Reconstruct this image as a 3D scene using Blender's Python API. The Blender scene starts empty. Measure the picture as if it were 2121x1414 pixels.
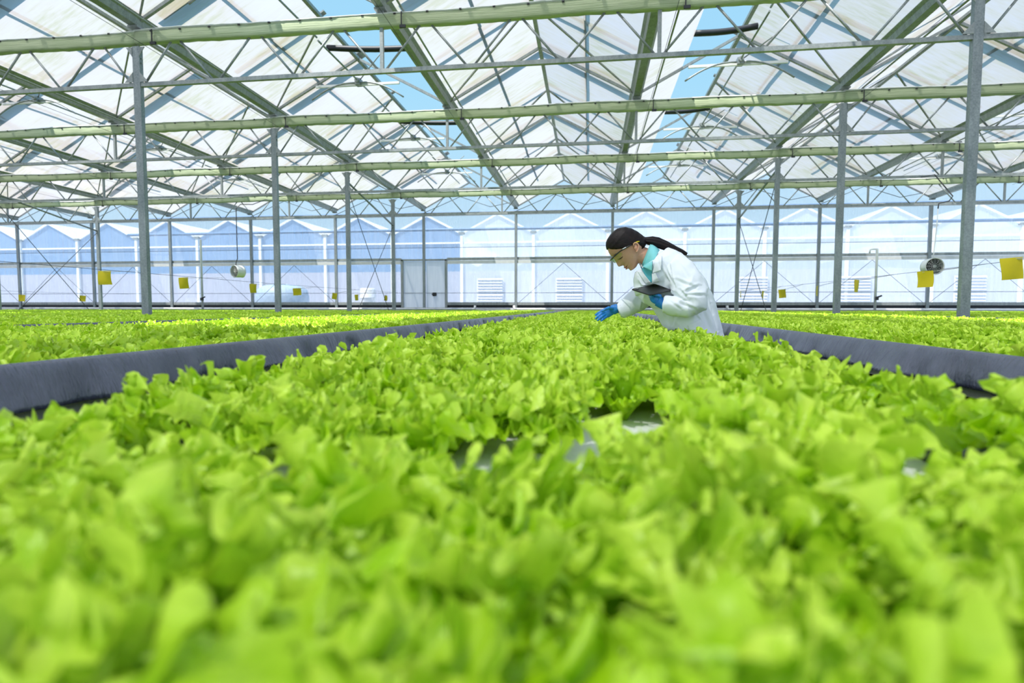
import bpy, bmesh, math, random
import numpy as np
from mathutils import Vector, Matrix, Euler
from mathutils.bvhtree import BVHTree

S = bpy.context.scene
COL = S.collection
PI = math.pi

# ------------------------------------------------------------------ camera
CAMZ = 1.05
F_PX, PITCH, YAW, ROLL = 1172.163, 0.0597, -0.1346, 0.0012
_cp, _sp, _cy, _sy = math.cos(PITCH), math.sin(PITCH), math.cos(YAW), math.sin(YAW)
FWD = Vector((_sy * _cp, _cy * _cp, -_sp))
_r0 = Vector((_cy, -_sy, 0))
_u0 = _r0.cross(FWD)
RGT = _r0 * math.cos(ROLL) + _u0 * math.sin(ROLL)
UPV = -_r0 * math.sin(ROLL) + _u0 * math.cos(ROLL)
CAM = Vector((0, 0, CAMZ))
cam_d = bpy.data.cameras.new('camera')
cam = bpy.data.objects.new('camera', cam_d)
COL.objects.link(cam)
M = Matrix((RGT, UPV, -FWD)).transposed().to_4x4()
M.translation = CAM
cam.matrix_world = M
cam_d.sensor_width = 36.0
cam_d.lens = F_PX / 2121 * 36.0
cam_d.clip_start = 0.01
cam_d.clip_end = 400
cam_d.dof.use_dof = True
cam_d.dof.focus_distance = 3.2
cam_d.dof.aperture_fstop = 3.2
S.camera = cam

# ------------------------------------------------------------------ sky, sun, exposure
S.view_settings.view_transform = 'Standard'
S.view_settings.look = 'None'
S.view_settings.gamma = 1.0
S.view_settings.use_curve_mapping = False
S.view_settings.exposure = 0.26
S.cycles.max_bounces = 10
S.cycles.diffuse_bounces = 4
S.cycles.use_adaptive_sampling = True
S.cycles.adaptive_threshold = 0.03
S.cycles.transmission_bounces = 8
S.cycles.transparent_max_bounces = 10
S.cycles.use_denoising = True
S.cycles.caustics_reflective = False
S.cycles.caustics_refractive = False
S.cycles.sample_clamp_indirect = 8

W = bpy.data.worlds.new('sky')
S.world = W
W.use_nodes = True
wn, wl = W.node_tree.nodes, W.node_tree.links
wn.clear()
wo = wn.new('ShaderNodeOutputWorld')
wb = wn.new('ShaderNodeBackground')
tc = wn.new('ShaderNodeTexCoord')
sx = wn.new('ShaderNodeSeparateXYZ')
rp = wn.new('ShaderNodeValToRGB')
rp.color_ramp.elements[0].position = 0.0
rp.color_ramp.elements[0].color = (0.68, 0.86, 1.0, 1)
rp.color_ramp.elements[1].position = 0.75
rp.color_ramp.elements[1].color = (0.28, 0.62, 0.95, 1)
e = rp.color_ramp.elements.new(0.35)
e.color = (0.40, 0.75, 1.0, 1)
wl.new(tc.outputs['Generated'], sx.inputs[0])
wl.new(sx.outputs['Z'], rp.inputs[0])
wl.new(rp.outputs[0], wb.inputs[0])
wb.inputs[1].default_value = 0.82
wl.new(wb.outputs[0], wo.inputs[0])

sun_d = bpy.data.lights.new('sun', 'SUN')
sun_d.energy = 6.5
sun_d.angle = math.radians(0.6)
sun_d.color = (1.0, 0.96, 0.90)
sun = bpy.data.objects.new('sun', sun_d)
COL.objects.link(sun)
SUN_DIR = Vector((0.32, 0.42, -1.0)).normalized()
sun.rotation_euler = SUN_DIR.to_track_quat('-Z', 'Y').to_euler()
sun.location = (-10, -12, 30)

# ------------------------------------------------------------------ helpers
def ray(px, py):
    return FWD + RGT * ((px - 1060.5) / F_PX) - UPV * ((py - 707) / F_PX)

def at(px, py, Y):
    r = ray(px, py)
    return CAM + r * (Y / r.y)

def project(p):
    d = Vector(p) - CAM
    z = d.dot(FWD)
    return 1060.5 + F_PX * d.dot(RGT) / z, 707 - F_PX * d.dot(UPV) / z, z

class MB:
    """collects shapes that become ONE mesh object"""
    def __init__(self):
        self.v, self.f, self.sm = [], [], []
    def add(self, vs, fs, smooth=False):
        o = len(self.v)
        self.v += [tuple(p) for p in vs]
        self.f += [tuple(i + o for i in f) for f in fs]
        self.sm += [smooth] * len(fs)
        return self
    def box(self, c, s, R=None):
        c = Vector(c); hx, hy, hz = s[0] / 2, s[1] / 2, s[2] / 2
        vs = [Vector((x, y, z)) for z in (-hz, hz) for y in (-hy, hy) for x in (-hx, hx)]
        if R is not None:
            vs = [R @ v for v in vs]
        vs = [v + c for v in vs]
        return self.add(vs, [(0, 2, 3, 1), (4, 5, 7, 6), (0, 1, 5, 4), (2, 6, 7, 3), (0, 4, 6, 2), (1, 3, 7, 5)])
    def bar(self, a, b, w, h, up=(0, 0, 1)):
        a, b = Vector(a), Vector(b)
        d = (b - a)
        L = d.length
        d.normalize()
        up = Vector(up)
        if abs(d.dot(up)) > 0.98:
            up = Vector((0, 1, 0))
        x = d.cross(up).normalized()
        z = x.cross(d)
        R = Matrix((x, d, z)).transposed()
        return self.box((a + b) / 2, (w, L, h), R)
    def tube(self, pts, r, n=8, closed_ends=True, smooth=True):
        pts = [Vector(p) for p in pts]
        rs = r if isinstance(r, (list, tuple)) else [r] * len(pts)
        vs, fs = [], []
        ref = None
        for i, p in enumerate(pts):
            if i == 0: d = pts[1] - pts[0]
            elif i == len(pts) - 1: d = pts[-1] - pts[-2]
            else: d = pts[i + 1] - pts[i - 1]
            d.normalize()
            if ref is None:
                ref = Vector((0, 0, 1)) if abs(d.z) < 0.9 else Vector((1, 0, 0))
            x = d.cross(ref).normalized()
            y = x.cross(d).normalized()
            ref = y
            for k in range(n):
                a = 2 * PI * k / n
                vs.append(p + (x * math.cos(a) + y * math.sin(a)) * rs[i])
        for i in range(len(pts) - 1):
            for k in range(n):
                k2 = (k + 1) % n
                fs.append((i * n + k, i * n + k2, (i + 1) * n + k2, (i + 1) * n + k))
        self.add(vs, fs, smooth)
        if closed_ends:
            o = len(self.v) - len(vs)
            self.f.append(tuple(o + k for k in reversed(range(n)))); self.sm.append(False)
            self.f.append(tuple(o + (len(pts) - 1) * n + k for k in range(n))); self.sm.append(False)
        return self
    def loft(self, rings, smooth=True, caps=True, closed=True):
        n = len(rings[0])
        vs = [p for r in rings for p in r]
        fs = []
        for i in range(len(rings) - 1):
            for k in range(n if closed else n - 1):
                k2 = (k + 1) % n
                fs.append((i * n + k, i * n + k2, (i + 1) * n + k2, (i + 1) * n + k))
        if caps and closed:
            fs.append(tuple(reversed(range(n))))
            fs.append(tuple((len(rings) - 1) * n + k for k in range(n)))
        return self.add(vs, fs, smooth)
    def ball(self, c, r, nu=16, nv=10, R=None):
        c = Vector(c)
        r = (r, r, r) if not isinstance(r, (tuple, list)) else r
        rings = []
        for j in range(nv + 1):
            t = PI * (0.02 + 0.96 * j / nv)
            ring = []
            for i in range(nu):
                p = 2 * PI * i / nu
                v = Vector((r[0] * math.sin(t) * math.cos(p), r[1] * math.sin(t) * math.sin(p), -r[2] * math.cos(t)))
                ring.append((R @ v if R is not None else v) + c)
            rings.append(ring)
        return self.loft(rings)
    def build(self, name, mat, parent=None, origin=None):
        me = bpy.data.meshes.new(name)
        vs = self.v
        o = bpy.data.objects.new(name, me)
        if origin is not None:
            org = Vector(origin)
            vs = [Vector(v) - org for v in vs]
            o.location = org
        me.from_pydata([tuple(v) for v in vs], [], self.f)
        me.polygons.foreach_set('use_smooth', self.sm)
        me.materials.append(mat)
        me.update()
        COL.objects.link(o)
        if parent is not None:
            o.parent = parent
        return o

def tag(o, label=None, cat=None, group=None, kind=None):
    if label: o['label'] = label
    if cat: o['category'] = cat
    if group: o['group'] = group
    if kind: o['kind'] = kind
    return o

def thing(name, loc, label, cat, group=None):
    o = bpy.data.objects.new(name, None)
    o.empty_display_size = 0.1
    o.location = loc
    COL.objects.link(o)
    return tag(o, label, cat, group)

def part(name, mb, mat, parent):
    """mb in world coordinates; parent an Empty without rotation"""
    p = Vector(parent.location)
    if parent.parent: p = p + Vector(parent.parent.location)
    mb.v = [Vector(v) - p for v in mb.v]
    return mb.build(name, mat, parent)

CHILD = {}
def copy_tree(o, parent=None, loc=None):
    c = o.copy()
    COL.objects.link(c)
    if parent is not None: c.parent = parent
    if loc is not None: c.location = loc
    for ch in [x for x in list(COL.objects) if x.parent == o]:
        copy_tree(ch, c)
    return c

def struct(name, mb, mat, label=None, cat=None):
    o = mb.build(name, mat)
    o['kind'] = 'structure'
    return tag(o, label, cat)

ORD = ['first', 'second', 'third', 'fourth', 'fifth', 'sixth', 'seventh', 'eighth', 'ninth', 'tenth', 'eleventh',
       'twelfth', 'thirteenth', 'fourteenth', 'fifteenth', 'sixteenth', 'seventeenth', 'eighteenth', 'nineteenth', 'twentieth']

# ------------------------------------------------------------------ materials
class NT:
    def __init__(self, name):
        self.m = bpy.data.materials.new(name)
        self.m.use_nodes = True
        self.n, self.l = self.m.node_tree.nodes, self.m.node_tree.links
        self.n.clear()
        self.out = self.n.new('ShaderNodeOutputMaterial')
    def node(self, t, **kw):
        x = self.n.new(t)
        for k, v in kw.items():
            setattr(x, k, v)
        return x
    def link(self, a, b): self.l.new(a, b)
    def coord(self, scale=(1, 1, 1), space='Object'):
        t = self.node('ShaderNodeTexCoord')
        mp = self.node('ShaderNodeMapping')
        mp.inputs['Scale'].default_value = scale
        self.link(t.outputs[space], mp.inputs[0])
        return mp.outputs[0]
    def noise(self, vec, scale=5, detail=3, rough=0.5):
        x = self.node('ShaderNodeTexNoise')
        x.inputs['Scale'].default_value = scale
        x.inputs['Detail'].default_value = detail
        x.inputs['Roughness'].default_value = rough
        self.link(vec, x.inputs['Vector'])
        return x.outputs['Fac']
    def ramp(self, fac, stops):
        r = self.node('ShaderNodeValToRGB')
        els = r.color_ramp.elements
        while len(els) < len(stops): els.new(0.5)
        for e, (p, c) in zip(els, stops):
            e.position = p
            e.color = (*c, 1) if len(c) == 3 else c
        self.link(fac, r.inputs[0])
        return r.outputs[0]
    def bsdf(self, color=None, rough=0.5, metal=0.0, spec=0.5):
        b = self.node('ShaderNodeBsdfPrincipled')
        if color is not None:
            if hasattr(color, 'is_output'): self.link(color, b.inputs['Base Color'])
            else: b.inputs['Base Color'].default_value = (*color, 1)
        b.inputs['Roughness'].default_value = rough
        b.inputs['Metallic'].default_value = metal
        b.inputs['Specular IOR Level'].default_value = spec
        return b
    def bump(self, h, b, strength=0.3, dist=0.01):
        x = self.node('ShaderNodeBump')
        x.inputs['Strength'].default_value = strength
        x.inputs['Distance'].default_value = dist
        self.link(h, x.inputs['Height'])
        self.link(x.outputs[0], b.inputs['Normal'])
    def mix(self, a, b, fac):
        x = self.node('ShaderNodeMixShader')
        if hasattr(fac, 'is_output'): self.link(fac, x.inputs[0])
        else: x.inputs[0].default_value = fac
        self.link(a, x.inputs[1]); self.link(b, x.inputs[2])
        return x.outputs[0]
    def simple(self, cls, color, **kw):
        x = self.node(cls)
        if hasattr(color, 'is_output'): self.link(color, x.inputs['Color'])
        else: x.inputs['Color'].default_value = (*color, 1)
        for k, v in kw.items(): x.inputs[k].default_value = v
        return x.outputs[0]
    def done(self, sh):
        self.link(sh, self.out.inputs['Surface'])
        return self.m

def mat_plain(name, c, rough=0.5, metal=0.0, var=0.12, scale=8.0, spec=0.5):
    t = NT(name)
    n = t.noise(t.coord(), scale, 4)
    lo = tuple(x * (1 - var) for x in c); hi = tuple(min(1, x * (1 + var)) for x in c)
    b = t.bsdf(t.ramp(n, [(0.3, lo), (0.7, hi)]), rough, metal, spec)
    return t.done(b.outputs[0])

def mat_galv(name, lo, hi, metal=0.35, rough=0.45):
    t = NT(name)
    v = t.coord((1, 1, 1))
    a = t.noise(v, 45, 3, 0.6)
    b_ = t.noise(t.coord((3, 3, 0.6)), 4, 4)
    m = t.node('ShaderNodeMath', operation='ADD'); t.link(a, m.inputs[0]); t.link(b_, m.inputs[1])
    h = t.node('ShaderNodeMath', operation='MULTIPLY'); t.link(m.outputs[0], h.inputs[0]); h.inputs[1].default_value = 0.5
    b = t.bsdf(t.ramp(h.outputs[0], [(0.35, lo), (0.65, hi)]), rough, metal)
    return t.done(b.outputs[0])

M_GALV = mat_galv('galvanized_steel', (0.22, 0.245, 0.25), (0.38, 0.405, 0.41))
M_POST = mat_galv('galvanized_post', (0.17, 0.20, 0.215), (0.33, 0.365, 0.385))
M_GUT = mat_galv('gutter_steel', (0.20, 0.235, 0.22), (0.36, 0.40, 0.385))
M_DARK = mat_plain('dark_rubber', (0.02, 0.022, 0.03), 0.5)
M_BLACK = mat_plain('black_plastic', (0.012, 0.012, 0.014), 0.35)
M_CABLE = mat_plain('dark_cable', (0.05, 0.06, 0.07), 0.5)
M_WHITEP = mat_plain('white_pvc', (0.80, 0.81, 0.82), 0.35, var=0.05)
M_ALU = mat_plain('pale_aluminium', (0.62, 0.63, 0.63), 0.4, 0.3, var=0.08)

def mat_film():
    t = NT('roof_film')
    streak = t.noise(t.coord((1.2, 7.0, 1.2)), 1.6, 4, 0.6)
    blot = t.noise(t.coord((0.5, 0.5, 0.5)), 1.5, 3)
    m = t.node('ShaderNodeMath', operation='MULTIPLY'); t.link(streak, m.inputs[0]); t.link(blot, m.inputs[1])
    c = t.ramp(m.outputs[0], [(0.14, (0.47, 0.445, 0.475)), (0.27, (0.455, 0.42, 0.39)), (0.38, (0.39, 0.37, 0.28))])
    tr = t.simple('ShaderNodeBsdfTranslucent', c)
    df = t.simple('ShaderNodeBsdfDiffuse', c)
    tp = t.simple('ShaderNodeBsdfTransparent', (0.95, 0.97, 1.0))
    return t.done(t.mix(t.mix(tr, df, 0.14), tp, 0.22))
M_FILM = mat_film()

def mat_wallfilm(name, clear, col=(0.86, 0.90, 0.96)):
    t = NT(name)
    st = t.noise(t.coord((1.5, 1.5, 0.12)), 2.2, 3, 0.55)
    c = t.ramp(st, [(0.3, tuple(x * 0.86 for x in col)), (0.6, col)])
    tr = t.simple('ShaderNodeBsdfTranslucent', c)
    df = t.simple('ShaderNodeBsdfDiffuse', c)
    tp = t.simple('ShaderNodeBsdfTransparent', (0.97, 0.98, 1.0))
    fac = t.node('ShaderNodeMapRange')
    t.link(st, fac.inputs[0])
    fac.inputs[1].default_value = 0.3; fac.inputs[2].default_value = 0.7
    fac.inputs[3].default_value = clear + 0.06; fac.inputs[4].default_value = clear - 0.08
    return t.done(t.mix(t.mix(tr, df, 0.4), tp, fac.outputs[0]))
M_WALLF = mat_wallfilm('wall_film', 0.74)
M_GABLEF = mat_wallfilm('gable_film', 0.85)
M_SIDEF = mat_wallfilm('side_film', 0.25)

def mat_liner():
    t = NT('pond_liner')
    n = t.noise(t.coord((1, 1, 1)), 14, 5, 0.6)
    b = t.bsdf(t.ramp(n, [(0.3, (0.066, 0.075, 0.118)), (0.7, (0.10, 0.11, 0.165))]), 0.27, 0.0, 0.9)
    t.bump(t.noise(t.coord((3, 14, 3.0)), 1.6, 5, 0.65), b, 0.6, 0.04)
    return t.done(b.outputs[0])
M_LINER = mat_liner()
M_FOAM = mat_plain('white_foam', (0.88, 0.89, 0.90), 0.7, var=0.04, scale=60)
M_FLOOR = mat_plain('ground_cover', (0.05, 0.052, 0.055), 0.8, var=0.3, scale=30)
M_CONC = mat_plain('pale_concrete', (0.62, 0.63, 0.64), 0.8, var=0.1, scale=2)

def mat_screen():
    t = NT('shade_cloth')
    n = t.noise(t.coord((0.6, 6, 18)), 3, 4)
    b = t.bsdf(t.ramp(n, [(0.3, (0.36, 0.43, 0.25)), (0.7, (0.52, 0.58, 0.38))]), 0.75)  # algae tint plus green light bounced off the lettuce, both in the colour
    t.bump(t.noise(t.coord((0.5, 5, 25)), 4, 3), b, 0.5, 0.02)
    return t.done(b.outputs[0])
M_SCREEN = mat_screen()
M_SCREENTOP = mat_plain('sunlit_screen_top', (0.86, 0.87, 0.86), 0.6, var=0.05)  # same cloth as below, sunlight put into a whiter colour

def mat_leaf():
    t = NT('lettuce_leaf')
    at_ = t.node('ShaderNodeAttribute'); at_.attribute_name = 'young'
    inf = t.node('ShaderNodeObjectInfo')
    n = t.noise(t.coord((1, 1, 1)), 28, 3)
    m1 = t.node('ShaderNodeMath', operation='MULTIPLY_ADD')
    t.link(n, m1.inputs[0]); m1.inputs[1].default_value = 0.5; t.link(at_.outputs['Fac'], m1.inputs[2])
    m2 = t.node('ShaderNodeMath', operation='MULTIPLY_ADD')
    t.link(inf.outputs['Random'], m2.inputs[0]); m2.inputs[1].default_value = 0.2; t.link(m1.outputs[0], m2.inputs[2])
    c = t.ramp(m2.outputs[0], [(0.2, (0.12, 0.31, 0.002)), (0.6, (0.40, 0.68, 0.003)), (1.0, (0.68, 0.90, 0.09))])
    b = t.bsdf(c, 0.38, 0.0, 0.5)
    t.bump(t.noise(t.coord((1, 1, 1)), 75, 3), b, 0.6, 0.005)
    c2 = t.ramp(m2.outputs[0], [(0.2, (0.30, 0.58, 0.002)), (0.6, (0.60, 0.89, 0.012)), (1.0, (0.80, 0.97, 0.10))])
    tr = t.simple('ShaderNodeBsdfTranslucent', c2)
    return t.done(t.mix(b.outputs[0], tr, 0.28))
M_LEAF = mat_leaf()
M_YELLOW = mat_plain('sticky_yellow', (0.66, 0.52, 0.002), 0.6, var=0.06)

# ------------------------------------------------------------------ greenhouse dimensions
GAP = 4.0
def GX(k): return -7.065 + 4.0 * k
def TY(t): return 8.273 + 3.902 * (t - 1)
def HZ(t): return CAMZ + 4.374 - 0.0548 * (t - 1)
def HY(y): return HZ(1 + (y - 8.273) / 3.902)
YB = -8.0                 # back end of the house, behind the camera
YW = TY(5)                # far wall
RISE = 1.12
K0, K1 = -7, 6            # first and last gutter
XL, XR = GX(K0), GX(K1)

# ---- floor and outside ground
struct('floor', MB().box(((XL + XR) / 2, (YB + YW) / 2, -0.05), (XR - XL, YW - YB, 0.1)), M_FLOOR)
struct('ground', MB().box((-5, 60, -0.12), (220, 240, 0.1)), M_CONC)

# ---- roof film: one ceiling mesh for each slope of each bay
VENT = {0: ('R', 0.0, 1.0), 2: ('L', 0.42, 1.0), 4: ('L', 0.42, 1.0), -2: ('R', 0.0, 1.0), -4: ('R', 0.0, 1.0)}
def film_strip(mb, xa, za, xb, zb, y0, y1, ny=26, nx=6, sag=0.012, seed=0):
    rnd = random.Random(seed)
    ph = rnd.random() * 6
    rows = []
    for j in range(ny + 1):
        y = y0 + (y1 - y0) * j / ny
        dz = HY(y)
        row = []
        for i in range(nx + 1):
            u = i / nx
            z = za + (zb - za) * u + dz + sag * math.sin(u * PI) * math.sin(y * 3.2 + ph)
            row.append((xa + (xb - xa) * u, y, z))
        rows.append(row)
    vs = [p for r in rows for p in r]
    n = nx + 1
    fs = [(j * n + i, j * n + i + 1, (j + 1) * n + i + 1, (j + 1) * n + i) for j in range(ny) for i in range(nx)]
    mb.add(vs, fs, True)
for k in range(K0, K1):
    xm = GX(k) + 2.0
    for side in ('L', 'R'):
        xg = GX(k) + 0.11 if side == 'L' else GX(k + 1) - 0.11
        f0, f1 = 0.0, 1.0
        mb = MB()
        if k in VENT and VENT[k][0] == side:
            _, a, b = VENT[k]
            if a <= 0.02:
                # open from ridge to gutter ahead of the camera, closed behind it
                film_strip(mb, xg, 0.14, xm, RISE + 0.06, YB, 1.0, seed=k)
            else:
                film_strip(mb, xg, 0.14, xg + (xm - xg) * a, 0.14 + (RISE - 0.08) * a, YB, YW, ny=40, seed=k)
                film_strip(mb, xg + (xm - xg) * a, 0.14 + (RISE - 0.08) * a, xm, RISE + 0.06, YB, 1.0, seed=k + 3)
        else:
            film_strip(mb, xg, 0.14, xm, RISE + 0.06, YB, YW, ny=40, seed=k * 2 + (side == 'L'))
        struct('ceiling', mb, M_FILM)

# ---- walls of film: far gable wall, sides, and the end behind the camera
BEAMZ = 5.03
struct('wall_back', MB().add([(XL, YW + 0.10, 0.25), (XR, YW + 0.10, 0.25), (XR, YW + 0.10, BEAMZ), (XL, YW + 0.10, BEAMZ)], [(0, 1, 2, 3)]), M_WALLF)
mb = MB()
for k in range(K0, K1):
    h = HZ(5)
    mb.add([(GX(k), YW + 0.10, BEAMZ), (GX(k + 1), YW + 0.10, BEAMZ), (GX(k + 1), YW + 0.10, h + 0.1), (GX(k) + 2, YW + 0.10, h + RISE), (GX(k), YW + 0.10, h + 0.1)],
           [(0, 1, 2, 3, 4)])
struct('wall_gable', mb, M_GABLEF)
struct('wall_left', MB().add([(XL, YB, 0), (XL, YW, 0), (XL, YW, HZ(5)), (XL, YB, HY(YB))], [(0, 1, 2, 3)]), M_SIDEF)
struct('wall_right', MB().add([(XR, YB, 0), (XR, YW, 0), (XR, YW, HZ(5)), (XR, YB, HY(YB))], [(0, 1, 2, 3)]), M_SIDEF)
struct('wall_front', MB().add([(XL, YB, 0), (XR, YB, 0), (XR, YB, HY(YB) + 0.8), (XL, YB, HY(YB) + 0.8)], [(0, 1, 2, 3)]), M_SIDEF)

# rails of the far wall
DX0, DX1 = -8.10, -6.06      # the doorway
mb = MB()
for a, b in ((XL, DX0), (DX1, XR)):
    mb.box(((a + b) / 2, YW + 0.05, 3.13), (b - a, 0.09, 0.11))
struct('trim_1', mb, M_GALV)
mb = MB()
for a, b in ((XL, DX0), (DX1, XR)):
    mb.box(((a + b) / 2, YW + 0.03, 2.99), (b - a, 0.10, 0.13))
struct('trim_2', mb, M_ALU)
struct('trim_3', MB().box(((XL + XR) / 2, YW, BEAMZ), (XR - XL, 0.14, 0.13)), M_GALV)
mb = MB()
for a, b in ((XL, DX0), (DX1, XR)):
    mb.box(((a + b) / 2, YW + 0.02, 1.22), (b - a, 0.12, 0.12))
struct('trim_4', mb, M_GALV)
mb = MB()
for a, b in ((XL, DX0), (DX1, XR)):
    mb.box(((a + b) / 2, YW + 0.05, 1.10), (b - a, 0.06, 0.12))
struct('trim_5', mb, M_DARK)
struct('baseboard_back', MB().box(((XL + XR) / 2, YW + 0.06, 0.52), (XR - XL, 0.10, 1.02)), M_CONC)
# thin bracing wires stretched over the far wall
mb = MB()
for k in range(K0, K1):
    a, b, m = GX(k), GX(k + 1), GX(k) + 2
    if k in (-1, 0): continue
    mb.tube([(m, YW + 0.02, 2.92), (a + 0.1, YW + 0.02, 1.25)], 0.008, 5)
    mb.tube([(m, YW + 0.02, 2.92), (b - 0.1, YW + 0.02, 1.25)], 0.008, 5)
for z in (1.68, 3.62):
    mb.tube([(XL, YW + 0.04, z), (XR, YW + 0.04, z)], 0.009, 5)
struct('trim_6', mb, M_CABLE)
# the door: frame, two pale leaves on either side of the post
mb = MB()
mb.box((DX0 + 0.04, YW + 0.02, 2.06), (0.10, 0.12, 2.10))
mb.box((DX1 - 0.04, YW + 0.02, 2.06), (0.10, 0.12, 2.10))
mb.box(((DX0 + DX1) / 2, YW + 0.02, 3.10), (DX1 - DX0, 0.12, 0.07))
mb.box(((DX0 + DX1) / 2, YW + 0.02, 1.02), (DX1 - DX0, 0.12, 0.06))
struct('door_frame', mb, M_GALV)
t_ = NT('door_sheet')
_c = t_.ramp(t_.noise(t_.coord((8, 8, 0.5)), 2, 3), [(0.3, (0.78, 0.80, 0.84)), (0.7, (0.9, 0.91, 0.93))])
M_DOOR = t_.done(t_.mix(t_.mix(t_.simple('ShaderNodeBsdfTranslucent', _c), t_.simple('ShaderNodeBsdfDiffuse', _c), 0.5),
                        t_.simple('ShaderNodeBsdfTransparent', (1, 1, 1)), 0.25))
for n_, (a, b) in (('door_1', (DX0 + 0.10, -7.12)), ('door_2', (-7.00, DX1 - 0.10))):
    d = thing(n_, ((a + b) / 2, YW + 0.05, 1.05), None, None)
    d['kind'] = 'structure'
    part('door_panel', MB().box(((a + b) / 2, YW + 0.06, 2.05), (b - a, 0.012, 2.0)), M_DOOR, d)
    if n_ == 'door_2':
        part('door_lock', MB().box((-6.62, YW + 0.0, 1.62), (0.16, 0.06, 0.16)).box((-6.62, YW - 0.03, 1.62), (0.22, 0.03, 0.05)), M_BLACK, d)

# ------------------------------------------------------------------ support posts
ROWN = {-3: 'far left', 0: 'left', 3: 'right'}
def make_post(x, y, h, label, group):
    t = thing('support_post', (x, y, 0), label, 'post', group)
    m = MB().box((x, y, (h - 0.30) / 2), (0.12, 0.075, h - 0.30))
    part('shaft', m, M_POST, t)
    for s in (-1, 1):
        for z0, w, dz in ((h - 0.32, 0.10, -0.14), (h - 0.85, 0.14, 0.15)):
            pl = MB().add([(x + s * 0.06, y - 0.045, z0), (x + s * (0.06 + w), y - 0.045, z0), (x + s * 0.06, y - 0.045, z0 + dz),
                           (x + s * 0.06, y - 0.035, z0), (x + s * (0.06 + w), y - 0.035, z0), (x + s * 0.06, y - 0.035, z0 + dz)],
                          [(0, 1, 2), (3, 5, 4), (0, 3, 4, 1), (1, 4, 5, 2), (2, 5, 3, 0)])
            part('gusset_plate', pl, M_GALV, t)
    for dz in (-0.9, -0.82, -0.55, -0.48):
        part('bolt', MB().tube([(x + 0.06, y, h + dz), (x + 0.078, y, h + dz)], 0.012, 6), M_GALV, t)
    return t
for r in (-3, 0, 3):
    for i in range(1, 5):
        make_post(GX(r), TY(i), HZ(i), 'galvanized steel post in the %s row, %s from the camera' % (ROWN[r], ORD[i - 1]), 'posts of the %s row' % ROWN[r])
for j, k in enumerate(range(-6, 6)):
    x = GX(k)
    t = thing('wall_stud', (x, YW, 0), 'grey post against the far film wall, %s from the left' % ORD[j], 'post', 'posts along the far wall')
    part('shaft', MB().box((x, YW - 0.03, BEAMZ / 2), (0.11, 0.09, BEAMZ)), M_POST, t)

# knee struts and bracing cables between the last two posts of a row
for r in (-3, 0, 3):
    x = GX(r); s = 1 if r <= 0 else 1
    t = thing('brace_strut', (x, TY(3), 4.0), 'grey slanting strut between the last two posts of the %s row' % ROWN[r], 'brace', 'row braces')
    part('tube', MB().tube([(x, TY(3) + 0.04, 4.72), (x, TY(4) - 0.04, 4.02)], 0.03, 8), M_POST, t)
    for j, (za, zb) in enumerate(((4.5, 0.4), (0.4, 3.95))):
        t = thing('brace_cable', (x, TY(3), 2.0), 'thin dark cable %s between the last two posts of the %s row' % (('falling away', 'rising away')[j], ROWN[r]), 'cable', 'crossed bracing cables')
        part('wire', MB().tube([(x, TY(3) + 0.04, za), (x, TY(4) - 0.04, zb)], 0.011, 6), M_CABLE, t)

# ------------------------------------------------------------------ lattice trusses
def make_truss():
    # built over x = 0 .. 12 at y = 0, z relative to the gutter
    t = thing('roof_truss', (0, 0, 0), 'x', 'truss')
    MB().box((6, 0, -0.20), (12, 0.06, 0.08)).build('top_chord', M_GALV, t)
    MB().box((6, 0, -0.885), (12, 0.06, 0.06)).build('bottom_chord', M_GALV, t)
    per = 4.0 / 3
    for i in range(9):
        xb0, xt, xb1 = i * per, i * per + per / 2, (i + 1) * per
        g = 0.07
        MB().tube([(xb0 + (0.13 if i % 9 == 0 else g), 0, -0.85), (xt - g, 0, -0.24)], 0.017, 8).build('brace', M_GALV, t)
        MB().tube([(xt + g, 0, -0.24), (xb1 - (0.13 if i % 9 == 8 else g), 0, -0.85)], 0.017, 8).build('brace', M_GALV, t)
    for xx in (4.0, 8.0):
        MB().box((xx, 0, -0.545), (0.05, 0.05, 0.63)).build('strut', M_GALV, t)
    for xx in (4.0, 8.0):
        MB().box((xx, 0, -0.08), (0.10, 0.08, 0.16)).build('gutter_seat', M_GALV, t)
    return t
SPANS = [(-6, 'far left aisle posts'), (-3, 'left beds'), (0, 'middle beds'), (3, 'right beds')]
TRN = {1: 'nearest truss', 2: 'second truss', 3: 'third truss', 4: 'fourth truss', 0: 'truss overhead'}
truss0 = make_truss()
first = True
for i in range(1, 5):
    for k, nm in SPANS:
        if k == -6 and i < 3: continue
        loc = (GX(k), TY(i), HZ(i))
        if first:
            o = truss0; o.location = loc; first = False
        else:
            o = copy_tree(truss0, loc=loc)
        tag(o, 'lattice truss over the %s, %s' % (nm if k != -6 else 'beds past the far left posts', ('nearest the camera', 'second from the camera', 'third from the camera', 'fourth from the camera')[i - 1]), 'truss', 'lattice trusses across the house')

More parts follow.
